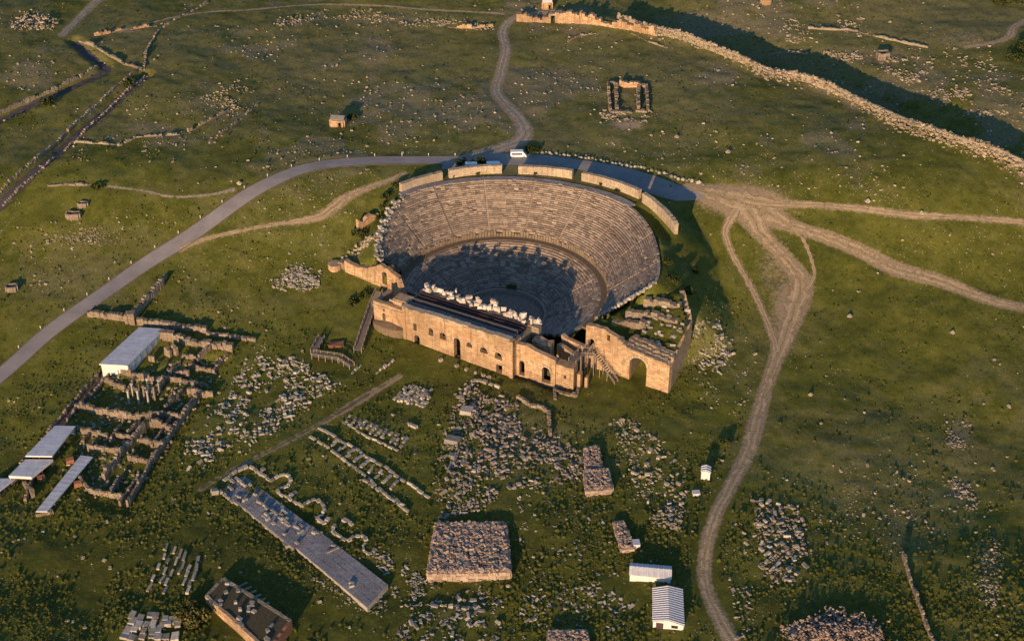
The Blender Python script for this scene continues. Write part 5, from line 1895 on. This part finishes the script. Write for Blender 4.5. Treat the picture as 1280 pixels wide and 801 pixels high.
# picture corners: upper edge start, upper edge end, lower edge end, lower edge start
qa, za = podium_part([(303, 592), (389, 657), (367, 685), (277, 612)], .75, 12, 4, 'upper_half', 'paving')
qb, zb2 = podium_part([(389, 655), (485, 730), (459, 759), (368, 683)], .75, 13, 4, 'lower_half', 'paving')
P, S = [], []
r = np.random.default_rng(5)
for k in range(36):
    u, v = random.random(), random.choice((.2, .45, .5, .75, .8, .35)) + random.uniform(-.06, .06)
    p = (qa[0] + (qa[1] - qa[0]) * u) * (1 - v) + (qa[3] + (qa[2] - qa[3]) * u) * v
    L = random.uniform(.8, 2.4)
    block((p[0], p[1], za), L, random.uniform(.5, .8), random.uniform(.4, .9), rot_px(303, 592, 389, 657) + random.choice((0, 0, 0, 1.57, .3)), 'grey_stone', 'blue-grey block lined up on the upper half of the podium', 'blocks on the podium')
for u, v, L, rr in ((.35, .25, 4.0, 1.4), (.33, .12, 1.4, .4), (.08, .2, 1.2, .3), (.72, .72, 1.5, .6), (.74, .80, 1.2, 1.2), (.10, .12, 1.3, 0)):
    p = (qb[0] + (qb[1] - qb[0]) * u) * (1 - v) + (qb[3] + (qb[2] - qb[3]) * u) * v
    block((p[0], p[1], zb2), L, .6, .55, rot_px(303, 592, 389, 657) + rr, 'limestone', 'pale block lying on the bare lower half of the podium', 'blocks on the lower podium')


def foundation(label, pl, name='curved_foundation', L=1.7, Wd=.9, h=.8):
    w = catmull(Gn([a for a, b in pl], [b for a, b in pl])[:, :2], .4)
    d = np.r_[0, np.cumsum(np.hypot(*np.diff(w, axis=0).T))]
    R = thing(name, (w[0][0], w[0][1], hz(*w[0])), label, 'foundation', 'curving block foundations beside the podium')
    k = max(2, int(d[-1] / L))
    for i in range(k):
        a = np.array([np.interp(d[-1] * i / k, d, w[:, j]) for j in (0, 1)])
        b = np.array([np.interp(d[-1] * (i + random.uniform(.68, .92)) / k, d, w[:, j]) for j in (0, 1)])
        m = (a + b) / 2 + np.array([random.gauss(0, .09), random.gauss(0, .09)])
        build('foundation_stone', MB().obox(m, np.linalg.norm(b - a), Wd * random.uniform(.65, 1.25), h * random.uniform(.45, 1.25) + .4, math.atan2(b[1] - a[1], b[0] - a[0]) + random.gauss(0, .11), hz(*m) - .4, .06), 'limestone', R)
    return R


foundation('line of pale foundation blocks along the top left corner of the podium', [(280, 602), (296, 590), (312, 584), (325, 592), (338, 602)], 'block_foundation')
foundation('leftmost horseshoe of pale blocks beside the podium', [(338, 602), (345, 597), (355, 594), (363, 599), (361, 608), (350, 611), (347, 615), (360, 623), (378, 634)])
foundation('middle horseshoe of pale blocks beside the podium', [(378, 634), (386, 627), (396, 625), (405, 633), (405, 643), (396, 648), (404, 655), (412, 647)])
foundation('right horseshoe of pale blocks beside the podium', [(421, 656), (416, 664), (434, 677), (441, 671), (452, 671), (458, 677), (453, 686), (462, 694), (470, 685)])
foundation('short stub of pale blocks left of the first horseshoe', [(324, 593), (332, 586)], 'block_foundation')
foundation('short stub of blocks between the two left horseshoes', [(362, 622), (370, 614)], 'block_foundation')
foundation('single thick slab line above the right horseshoe', [(429, 650), (444, 658)], 'block_foundation', 2.2, 1.1)
foundation('pale block line at the lower left corner of the podium', [(275, 613), (284, 622), (300, 632)], 'block_foundation')
foundation('edge of pale blocks under the lower side of the podium', [(305, 634), (325, 652), (345, 668), (362, 683)], 'block_foundation', 2.0, .7, .5)
foundation('straight line of blocks closing the comb-shaped lines below', [(454, 600), (480, 618), (512, 642)], 'block_foundation', 2.2, .7)
foundation('straight line of blocks along the long tray by the path', [(428, 528), (462, 548), (500, 564)], 'block_foundation', 2.0, .6, .5)
foundation('block edge at the head of the rubble field', [(578, 500), (594, 476), (625, 486)], 'block_foundation', 2.0, .9)
p = G(362, 682)
block((p[0], p[1], p[2]), 3.0, 2.2, 1.2, .5, 'limestone', 'large pale square block at the step in the podium edge', None)
p = G(268, 616)
block((p[0], p[1], p[2]), 1.8, 1.8, 1.4, .4, 'limestone', 'single pale cube block at the far left corner of the podium', None)
p = G(583, 515)
block((p[0], p[1], p[2]), 2.8, 3.6, 1.4, rot_px(580, 520, 586, 505), 'grey_stone', 'large upright grey slab block at the left of the rubble field', None)
p = G(566, 552)
block((p[0], p[1], p[2]), 2.6, 4.2, 1.5, rot_px(562, 560, 570, 545), 'grey_stone', 'large grey block with pale front at the left of the rubble', None)
p = G(516, 533)
block((p[0], p[1], p[2]), 3.0, 1.1, .8, rot_px(508, 531, 522, 537), 'limestone', 'lone pale slab right of the long tray of blocks', None)

# arched wall stub below the right wing
o = thing('arched_foundation', tuple(G(672, 515)), 'low arched foundation wall sunk in the grass below the right wing', 'ruin')
mb = MB()
for i, (a, b, c, d) in enumerate(((647, 497, 664, 508), (664, 508, 676, 510), (676, 510, 686, 517), (686, 517, 688, 545))):
    px_wall(o, a, b, c, d, 1.1, 1.0, 700 + i, amp=.2)
for i, (a, b, c, d) in enumerate(((692, 490, 720, 496), (720, 496, 724, 482), (692, 478, 694, 500))):
    px_wall(o, a, b, c, d, .9, .9, 710 + i, amp=.3)
# low trench wall at the right
o = thing('sunken_wall', tuple(G(1150, 740)), 'thin broken wall beside a dark cutting on the right slope', 'wall')
for i, (a, b, c, d) in enumerate(((1128, 694, 1140, 735), (1140, 735, 1160, 790), (1160, 790, 1172, 815))):
    px_wall(o, a, b, c, d, 1.5, .6, 720 + i, amp=.5)
for i, (px, py, lab) in enumerate(((444, 462, 'pair of pale blocks on the grass left of the facade'), (475, 462, 'pinkish broken wall piece left of the neat rows'), (485, 455, 'short white marble strip below the facade'))):
    p = G(px, py)
    o = thing('wall_piece', tuple(p), lab, 'stone')
    for k in range(3):
        p = G(px - 3 + 4.5 * k, py + 4 - 4 * k)
        build('stone', MB().obox(p, random.uniform(.9, 1.6), .6, random.uniform(.4, 1.0), rot_px(px, py, px + 5, py - 5), p[2] - .2, .1), 'marble' if i == 2 else 'limestone', o)
p = G(420, 432)
o = build('brick_heap', MB().obox(p, 4.5, 2.4, 1.4, .1, p[2] - .4, .35), 'brick_red')
tag(o, 'low heap of reddish brick above the grey timber ramp', 'heap')
for px in (551, 571, 583, 594, 604, 611):
    p = G(px, 448 + (px - 551) * .36 + 3)
    block(p, random.uniform(.8, 1.3), .9, .9, random.random(), 'limestone', 'single white block on the grass along the foot of the facade', 'white blocks at the facade foot', .1, 'marble_lump', 'stone')

# ================================================================== SMALL BUILDINGS IN THE HILLS


def stone_hut(label, px, py, L, Wd, h, rz, roof='grey_stone', name='stone_hut', ruin=False):
    p = G(px, py)
    R = thing(name, tuple(p), label, 'hut', 'small stone huts in the hills')
    ca, sa = math.cos(rz), math.sin(rz)
    cr = [(p[0] + a * L / 2 * ca - b * Wd / 2 * sa, p[1] + a * L / 2 * sa + b * Wd / 2 * ca) for a, b in ((-1, -1), (1, -1), (1, 1), (-1, 1))]
    for i in range(4):
        a, b = np.array(cr[i]), np.array(cr[(i + 1) % 4])
        t = (b - a) / np.linalg.norm(b - a)
        op = [(np.linalg.norm(b - a) * .55, np.linalg.norm(b - a) * .55 + 1.0, p[2] - .2, p[2] + 1.9, False)] if i == 0 and h > 2.2 else []
        build('wall', wall_mesh(a + t * .3, b - t * .3, .6, p[2] - 1.2, jag(p[2] + h, .3 if ruin else .08, px % 50, 1.5), op, seg=.8), 'ruin_stone' if ruin else 'facade_stone', R)
    if not ruin:
        m0, m1 = (np.array(cr[0]) + np.array(cr[3])) / 2, (np.array(cr[1]) + np.array(cr[2])) / 2
        for s0, s1 in ((0, 1), (3, 2)):
            a, b = np.array([*cr[s0], p[2] + h + .1]), np.array([*cr[s1], p[2] + h + .1])
            r0, r1 = np.array([*m0, p[2] + h + 1.0]), np.array([*m1, p[2] + h + 1.0])
            u_ = np.array([0, 0, .25])
            build('roof', MB().hexa([a, b, r1, r0], [a + u_, b + u_, r1 + u_, r0 + u_]), roof, R)
    return R


stone_hut('small stone hut with flat slab roof alone on the upper meadow', 423, 156, 5.2, 4.0, 2.6, -.15)
stone_hut('tiny stone hut with pale roof above the city wall gate', 684, 10, 4.0, 3.2, 2.8, 0, 'wall_white')
stone_hut('roofless stone box on the far left meadow', 92, 271, 4.6, 2.2, 1.6, -.05, ruin=True)
stone_hut('smaller roofless stone box behind the other on the left meadow', 104, 257, 3.2, 1.8, 1.2, 0, ruin=True)
stone_hut('small stone hut at the top edge right of centre', 957, 4, 3.4, 3.0, 2.2, .3)
stone_hut('ruined stone tomb block beyond the dark shadow at upper right', 1103, 74, 4.2, 3.4, 3.0, .2, ruin=True)
stone_hut('low ruined stone tomb at the left edge by the road', 15, 362, 3.4, 2.4, 1.6, .2, ruin=True)

PR = thing('square_precinct', tuple(G(783, 125)), 'square ruined precinct of low walls on the upper hillside', 'ruin')
for i, (a, b, c, d, h, th) in enumerate(((760, 105, 763, 140, 2.0, 1.0), (770, 105, 771, 139, 2.2, 1.3), (759, 106, 770, 107, 2.0, 1.0), (774, 108, 798, 109, 3.4, 1.6), (798, 108, 798, 138, 2.6, 1.3), (798, 109, 808, 109, 3.0, 1.3), (808, 108, 810, 140, 2.0, 1.0),
                                         (763, 141, 790, 141, 1.4, 1.6), (795, 139, 809, 141, 1.6, 1.4))):
    px_wall(PR, a, b, c, d, h * .62, th, 740 + i, 'facade_stone' if h > 3 else 'ruin_stone', .4)
mass('stones spilled below the square precinct', [([(752, 142), (812, 142), (812, 152), (755, 150)], 120, .5, 1.4, .3)], 'field_stone', 570, 'stone_spill')

# city wall: left stretch standing, the rest a long bank of tumbled stone
CW = thing('city_wall', tuple(G(690, 24)), 'standing stretch of orange city wall with a gate at the top', 'city wall')
px = [(646, 26), (672, 27), (689, 28), (694.5, 28), (715, 28), (738, 29), (752, 31), (772, 34), (790, 36), (820, 44)]
for i, (a, b) in enumerate(zip(px[:-1], px[1:])):
    if i == 2:
        continue
    px_wall(CW, *a, *b, (3.0, 3.6, 0, 3.6, 3.8, 3.2, 2.4, 2.6, 2.2)[i], 2.0, 760 + i, 'facade_stone', .6)
build('gate_lintel', MB().beam(np.array([*G(688, 28)[:2], G(688, 28)[2] + 3.2]), np.array([*G(695.5, 28)[:2], G(695.5, 28)[2] + 3.2]), 1.6, .6), 'rim_stone', CW)
n = 3800
r = np.random.default_rng(77)
i0 = np.searchsorted(CWW[:, 0], 40)
seg = r.integers(max(i0, 1), len(CWW) - 1, n)
f = r.random(n)[:, None]
b = CWW[seg] * (1 - f) + CWW[seg + 1] * f
off = r.normal(0, 1, n)
loose = vn(b[:, 0], np.zeros(n), 14, 79)
x, y = b[:, 0], b[:, 1] + off * (.6 + 1.8 * loose + 2.4 * sstep((b[:, 0] - 90) / 120)) - np.maximum(0, loose - .4) * 9 * r.random(n) ** 2
hh = np.clip(1.2 + 2.4 * (1 - loose) - np.abs(off) * 1.1, 0, 3.4) * r.random(n) ** .6
sz = .3 + 1.0 * r.random(n) ** 2.2
o = stones('tumbled_city_wall', np.c_[x, y, H(x, y) + hh], np.c_[sz * 1.2, sz * .8, sz * .75], r.uniform(0, 3, n), 'wall_rubble', .3, seed=78)
tag(o, 'long bank of tumbled pale stone crossing the upper right', kind='stuff')
mb = MB()
for a, bb in zip(CWW[i0:-1], CWW[i0 + 1:]):
    za, zb_ = hz(*a), hz(*bb)
    # broken crest
    w = 1.9
    kk = 1.1 + 1.8 * (1 - float(vn(np.array([a[0]]), np.zeros(1), 14, 79)[0]))
    mb.hexa([(a[0], a[1] - w, za - 1), (bb[0], bb[1] - w, zb_ - 1), (bb[0], bb[1] + w, zb_ - 1), (a[0], a[1] + w, za - 1)],
            [(a[0], a[1] - .6, za + kk), (bb[0], bb[1] - .6, zb_ + kk), (bb[0], bb[1] + .6, zb_ + kk), (a[0], a[1] + .6, za + kk)])
tag(build('wall_core', mb, 'hill_stone'), 'earth and stone bank under the tumbled wall at the upper right', 'wall')

# broken walls across the hills
HW = [('low pale broken wall at the upper left, left piece', [(118, 45), (160, 36)], 1.6, 'facade_stone'), ('low pale broken wall at the upper left, right piece', [(163, 37), (196, 33)], 1.8, 'facade_stone'),
      ('stone edge along the left sunken street', [(182, 96), (150, 124), (104, 167), (54, 212), (4, 258)], 1.2, 'ruin_stone'), ('stone edge on the far side of the sunken street', [(172, 88), (140, 114), (94, 156), (44, 200), (-4, 244)], 1.0, 'ruin_stone'),
      ('rough wall along the cutting at the left edge', [(132, 78), (100, 97), (70, 111), (30, 129), (-5, 144)], 1.2, 'ruin_stone'), ('orange wall face on the crest beside the dirt track', [(560, 34), (590, 36), (616, 33)], 1.8, 'facade_stone'),
      ('short dark wall line in the left meadow', [(60, 232), (110, 231)], .7, 'ruin_stone'), ('ruin wall low on the slope at left of the crest', [(90, 183), (150, 182), (170, 172), (225, 168)], .9, 'field'),
      ('stone wall line below the scattered hillside stones', [(235, 165), (262, 150), (285, 138)], 1.4, 'ruin_stone'), ('parallel wall line right of the hillside stones', [(262, 180), (300, 150), (322, 132)], .9, 'ruin_stone'),
      ('pale wall line running to the sunken street head', [(100, 52), (130, 66), (160, 82), (178, 88)], 1.2, 'ruin_stone'), ('broken wall climbing from the sunken street head', [(180, 88), (184, 62), (198, 38), (225, 22), (260, 4)], 1.2, 'ruin_stone'),
      ('far ruined wall across the slope beyond the city wall', [(1010, 36), (1060, 38), (1095, 46), (1160, 60)], 1.0, 'ruin_stone'), ('faint wall line under the top right slope', [(960, 70), (985, 66), (1010, 68)], .9, 'ruin_stone'),
      ('thin stone wall line left of the square precinct', [(707, 55), (725, 45), (745, 42)], .7, 'ruin_stone'), ('thin stone wall line right of the square precinct', [(790, 42), (810, 52), (835, 60)], .7, 'ruin_stone')]
for i, (lab, pl, h, mt) in enumerate(HW):
    o = thing('hill_wall', tuple(G(*pl[0])), lab, 'wall', 'broken walls across the hills')
    for j, (a, b) in enumerate(zip(pl[:-1], pl[1:])):
        px_wall(o, *a, *b, h * .6, .8, 800 + i * 7 + j, 'facade_stone' if mt == 'facade_stone' else 'hill_stone', 1.1)

# oval stone rings and ruins beyond the dark shadow
mass('scattered ruins of pale stone beyond the city wall', [([(1030, 65), (1080, 68), (1078, 76), (1032, 72)], 60, .6, 1.6, .4), ([(1105, 70), (1165, 75), (1160, 95), (1100, 90)], 120, .5, 1.5, .2), ([(1165, 112), (1210, 112), (1210, 124), (1165, 122)], 70, .5, 1.3, .2),
     ([(1215, 100), (1265, 108), (1262, 118), (1215, 110)], 50, .5, 1.3, .2), ([(1050, 24), (1086, 24), (1086, 44), (1060, 42)], 90, .6, 1.6, .4), ([(975, 20), (1010, 30), (1010, 60), (980, 50)], 60, .5, 1.5, .2),
     ([(1120, 95), (1150, 95), (1148, 106), (1125, 104)], 40, .5, 1.4, .2), ([(1220, 140), (1252, 138), (1252, 146), (1222, 146)], 40, .5, 1.2, .2), ([(1170, 55), (1230, 60), (1260, 95), (1190, 80)], 60, .5, 1.2, .1), ([(940, 0), (980, 5), (975, 25), (950, 20)], 40, .6, 1.6, .3)], 'field_stone', 580, 'far_ruins')

# ================================================================== VEHICLES, POSTS, ROADSIDE STONES


def van(label, px, py, rz, L=5.2, Wd=2.0, h=2.2):
    p = G(px, py)
    R = thing('white_van', tuple(p), label, 'van', 'white vans parked on the terrace', rz=rz)
    mb = MB()
    prof = [(-L / 2, .35), (L / 2, .35), (L / 2, 1.0), (L / 2 - .25, 1.15), (L / 2 - 1.1, h - .08), (L / 2 - 1.4, h), (-L / 2 + .1, h), (-L / 2, h - .3)]
    k = len(prof)
    for y in (-Wd / 2, Wd / 2):
        mb.v += [(a, y * (1 if b < 1.3 else .92), b) for a, b in prof]
    mb.f += [tuple(range(k)), tuple(range(2 * k - 1, k - 1, -1))] + [(i, k + i, k + (i + 1) % k, (i + 1) % k) for i in range(k)]
    body = build('body', mb, 'car_paint', R, local=True)
    for s in (-1, 1):
        build('side_window', MB().box(-L / 2 + .4, L / 2 - 1.5, s * Wd / 2 * .965 - .02, s * Wd / 2 * .965 + .02, 1.25, 1.85), 'glass', R, local=True)
    build('windscreen', MB().hexa([(L / 2 - .28, -.8, 1.2), (L / 2 - .28, .8, 1.2), (L / 2 - .33, .8, 1.2), (L / 2 - .33, -.8, 1.2)], [(L / 2 - 1.0, -.75, h - .15), (L / 2 - 1.0, .75, h - .15), (L / 2 - 1.08, .75, h - .15), (L / 2 - 1.08, -.75, h - .15)]), 'glass', R, local=True)
    for x in (-L / 2 + .95, L / 2 - .95):
        for s in (-1, 1):
            mb = MB()
            n = 12
            y0, y1 = s * (Wd / 2 - .2), s * (Wd / 2 + .02)
            mb.v = [(x + .35 * math.cos(2 * math.pi * i / n), y, .35 + .35 * math.sin(2 * math.pi * i / n)) for y in (y0, y1) for i in range(n)]
            mb.f = [(i, (i + 1) % n, n + (i + 1) % n, n + i) for i in range(n)] + [tuple(range(n)), tuple(range(2 * n - 1, n - 1, -1))]
            w = build('wheel', mb, 'tyre', R, local=True)
            build('rim', MB().box(x - .14, x + .14, min(y1, y1 + s * .03), max(y1, y1 + s * .03), .21, .49), 'roof_white', w, local=True)
    return R


van('white minibus parked at the foot of the winding dirt track', 648, 196, .03, 5.6, 2.1, 2.4)
van('white van behind the rim wall, the left one', 591, 211, .05)
van('white van behind the rim wall, the right one', 618, 210, .03, 5.6)

w = WAYW[0]
T = np.gradient(w[:, :2], axis=0)
T /= np.linalg.norm(T, axis=1)[:, None]
N = np.c_[-T[:, 1], T[:, 0]]
dist = np.r_[0, np.cumsum(np.hypot(*np.diff(w[:, :2], axis=0).T))]
post = make_mesh('post', MB().cyl((0, 0), .12, .1, -.3, .7, 8).v, MB().cyl((0, 0), .12, .1, -.3, .7, 8).f, 'wall_white')
cap = make_mesh('lamp_head', MB().cyl((0, 0), .2, .17, .7, .95, 8).v, MB().cyl((0, 0), .2, .17, .7, .95, 8).f, 'wall_white')
for k, dd in enumerate(np.arange(14, dist[-1] - 4, 9.4)):
    p = np.array([np.interp(dd, dist, w[:, 0] + N[:, 0] * 3.3), np.interp(dd, dist, w[:, 1] + N[:, 1] * 3.3)])
    R = thing('road_bollard', (p[0], p[1], hz(*p)), 'short pale bollard in the row along the uphill edge of the asphalt road', 'bollard', 'bollards along the asphalt road')
    link('post', post, R)
    link('lamp_head', cap, R)
ROCK_MESH = [make_mesh('boulder', v, f, 'limestone') for v, f in ROCKS]
for k in range(46):
    f = k / 45
    px = 672 + 208 * f + random.uniform(-1.5, 1.5)
    py = float(np.interp(px, [672, 740, 800, 850, 885], [191, 200, 211.5, 224.5, 233])) + random.uniform(-2.5, .5)
    p = G(px, py)
    o = link('boulder', random.choice(ROCK_MESH))
    o.location = (p[0], p[1], p[2] + .25)
    s = random.uniform(.7, 1.5)
    o.scale = (s * 1.2, s, s * .9)
    o.rotation_euler = (0, 0, random.uniform(0, 6))
    tag(o, 'pale boulder in the row edging the paved terrace', 'boulder', 'boulders edging the terrace')
for k, (px, py) in enumerate(((424, 340), (1150, 268), (1064, 395), (1190, 415), (300, 229), (1120, 118), (90, 410), (835, 162), (1245, 660), (1085, 215))):
    pass
for px, py, s, lab in ((1152, 267, 1.6, 'lone pale boulder beside the thin dirt track'), (1062, 396, 1.7, 'lone white boulder on the grass below the wide track'), (1190, 416, 1.5, 'white boulder on the right slope, further right'),
                       (299, 230, 1.6, 'white boulder on the uphill edge of the asphalt road'), (640, 361, 0, ''), (1084, 252, 1.8, 'pale boulders above the thin dirt track'), (846, 172, 1.6, 'white boulder on the slope above the terrace'),
                       (910, 191, 1.8, 'flat pale boulder right of the terrace'), (1013, 494, 1.4, 'small white boulder in the green right of the track')):
    if s == 0:
        continue
    p = G(px, py)
    o = link('boulder', random.choice(ROCK_MESH))
    o.location = (p[0], p[1], p[2] + .3)
    o.scale = (s * 1.3, s, s)
    tag(o, lab, 'boulder')

# ================================================================== SHRUBS


def shrub(label, px, py, R_, h, n, mat='leaf_dark', group=None, leaf=.35, name='shrub', zz=None):
    p = G(px, py) if zz is None else zz
    r = np.random.default_rng(int(px * 7 + py))
    T_ = thing(name, tuple(p), label, 'shrub', group)
    lob = [(r.normal(0, R_ * .42), r.normal(0, R_ * .42), h * r.uniform(.35, .75), R_ * r.uniform(.35, .6)) for _ in range(7)]
    mb = MB()
    for a in lob:
        mb.beam((p[0], p[1], p[2] - .2), (p[0] + a[0] * .8, p[1] + a[1] * .8, p[2] + a[2]), .12, .12)
    build('stem', mb, 'bark', T_)
    mb = MB()
    tint = []
    for k in range(n):
        a = lob[r.integers(0, 7)]
        d = r.normal(0, 1, 3)
        d /= np.linalg.norm(d)
        q = np.array([p[0] + a[0], p[1] + a[1], p[2] + a[2]]) + d * a[3] * r.uniform(.6, 1.05) * np.array([1, 1, .8])
        q[2] = max(q[2], p[2] + .05)
        u = r.normal(0, 1, 3)
        u /= np.linalg.norm(u)
        v = np.cross(u, r.normal(0, 1, 3))
        v /= np.linalg.norm(v) + 1e-6
        s = leaf * r.uniform(.6, 1.3)
        mb.quad(q - u * s - v * s * .6, q + u * s - v * s * .6, q + u * s + v * s * .6, q - u * s + v * s * .6)
        tint.append(r.random())
    o = build('foliage', mb, mat, T_, tint=tint)
    return T_


shrub('yellowish round bush left of the flat-topped ruin', 247, 772, 3.4, 3.0, 1500, 'leaf_yellow')
DS = [(478, 262, 2.2, 2.0), (486, 246, 2.0, 1.8), (474, 275, 1.8, 1.8), (451, 297, 2.6, 2.0), (496, 233, 1.6, 1.6), (842, 352, 2.2, 2.2), (836, 330, 1.8, 1.8), (862, 366, 2.0, 2.0), (870, 340, 1.6, 1.4),
      (455, 372, 2.2, 1.6), (440, 380, 2.0, 1.4), (905, 555, 1.6, 1.4), (1265, 4, 4, 3.0), (1250, 6, 3.4, 2.6), (1276, 62, 3.6, 3), (1272, 75, 3.2, 2.6), (600, 205, 2.2, 2.0), (575, 205, 2.0, 1.8), (670, 190, 1.8, 1.4),
      (662, 189, 1.6, 1.2), (560, 700, 1.4, 1.2), (440, 148, 1.6, 1.2), (60, 130, 2.6, 1.6), (160, 105, 2.2, 1.6), (120, 235, 1.8, 1.4)]
for i, (px, py, r_, h) in enumerate(DS):
    shrub('dark green shrub ' + ['left of the seats near the rim', 'left of the seats, higher one', 'left of the seats, lower one', 'beside the small wall stub left of the seats', 'at the end of the leftmost rim wall', 'under the right end of the seats', 'just right of the seats',
                                 'behind the right side building', 'in the shadow right of the seats', 'in the shaded hollow left of the stage wing', 'in the shaded hollow further left', 'above the tiny white hut', 'at the top right corner', 'near the top right corner, left one',
                                 'at the right edge by the pale track', 'at the right edge below the pale track', 'behind the vans on the terrace', 'left of the vans on the terrace', 'right of the white minibus', 'just beside the white minibus', 'beside the big square stone stack', 'near the small stone hut on the meadow',
                                 'between the sunken ways at upper left', 'near the head of the sunken street', 'on the dark path in the left meadow'][i], px, py, r_, h, 260, 'leaf_dark', 'dark shrubs about the theatre', .38)
# small tufts growing at the foot of the rim walls
for k, (px, py) in enumerate(((567, 221), (598, 218), (624, 215), (652, 215), (670, 218), (709, 220), (752, 232), (771, 240))):
    p = on_plane(px, py, 22.0)[0]
    shrub('small dark tuft growing at the foot of a rim wall', px, py, .8, .9, 60, 'leaf_dark', 'tufts at the foot of the rim walls', .3, 'wall_tuft', p)
p = np.array([*loc2w(-1.5, -8.5, -1.3)])
p = unp(640, 362, lambda x, y: seat_z(np.hypot(x - CX, y - CY)))[0]
shrub('yellow-green bush growing among the shaded lower seats', 640, 362, 1.4, 1.2, 240, 'leaf_yellow', zz=p)

# ================================================================== STONES AND SCRUB SCATTERED OVER THE HILLSIDE
r = np.random.default_rng(91)
n = 110000
px, py = r.uniform(-40, 1320, n), r.uniform(-30, 830, n)
g = unp(px, py, Hc)
st = stony_at(g[:, 0], g[:, 1])
dx, dy = g[:, 0] - CX, g[:, 1] - CY
rad = np.hypot(dx, dy)
ok = (rad > 62) & (lookup(WAYMASK, g[:, 0], g[:, 1]) < .2)
area = np.clip((600 + 0) / 600, 0, 1)
keep = ok & (r.random(n) < (0.004 + 0.085 * sstep((vn(g[:, 0], g[:, 1], 18, 301) * .6 + vn(g[:, 0], g[:, 1], 6, 302) * .4 - .5) / .25) * (.4 + .6 * sstep((g[:, 1] + 10) / 60)) + 0.36 * st ** 1.4) * (.55 + .45 * sstep((430 - py) / 200)))
g = g[keep]
sz = .18 + .62 * r.random(len(g)) ** 3.6
o = stones('field_stones', np.c_[g[:, 0], g[:, 1], H(g[:, 0], g[:, 1]) + .08], np.c_[sz * r.uniform(.9, 1.6, len(g)), sz, sz * .75], r.uniform(0, 3, len(g)), 'field_stone', .25, CUBES, seed=92)
tag(o, 'small pale stones scattered all over the hillside', kind='stuff')

# low scrub and grass tufts: flat little clumps with their own shade
n = 100000
px, py = r.uniform(-40, 1320, n), 830 - 870 * r.random(n) ** 1.25
g = unp(px, py, Hc)
dx, dy = g[:, 0] - CX, g[:, 1] - CY
rad = np.hypot(dx, dy)
s_, d_ = dx * UX + dy * UY, dx * NX + dy * NY
ok = ((rad > 62) | ((d_ > 33) | (s_ < -52) | (s_ > 69))) & (lookup(WAYMASK, g[:, 0], g[:, 1]) < .35)
terr_ = (rad < 74) & (rad > 50) & (dy > 10)
lush = vn(g[:, 0], g[:, 1], 14, 95) * .6 + vn(g[:, 0], g[:, 1], 5, 96) * .4
keep = ok & ~terr_ & (r.random(n) < sstep((lush - .25) / .5) * (1 - .62 * sstep((px - 900) / 90) * sstep((720 - py) / 60)) * (1 - .45 * sstep((420 - py) / 80)))
g = g[keep]
m = len(g)
sz = (.28 + 1.0 * r.random(m) ** 3.0) * (1 + .5 * sstep((-20 - g[:, 1]) / 90))
hgt = sz * r.uniform(.22, .5, m)
tv = np.array([(1, 0, -.15), (.3, .9, -.15), (-.8, .55, -.15), (-.8, -.6, -.15), (.35, -.95, -.15), (.15, .1, 1.0), (-.3, -.15, .85)]) * .5
tf = [(0, 1, 5), (1, 2, 6), (1, 6, 5), (2, 3, 6), (3, 4, 6), (4, 5, 6), (4, 0, 5)]
V, F, Tt = merged(np.c_[g[:, 0], g[:, 1], H(g[:, 0], g[:, 1]) + .02], np.c_[sz, sz * r.uniform(.6, 1, m), hgt * 2], r.uniform(0, 6.3, m), r.normal(0, .15, (m, 2)), [(tv, tf)], 97)
mb = MB()
mb.v, mb.f = V, F
o = build('scrub', mb, 'scrub', tint=Tt, smooth=True)
tag(o, 'low green scrub and grass tufts covering the slopes', kind='stuff')
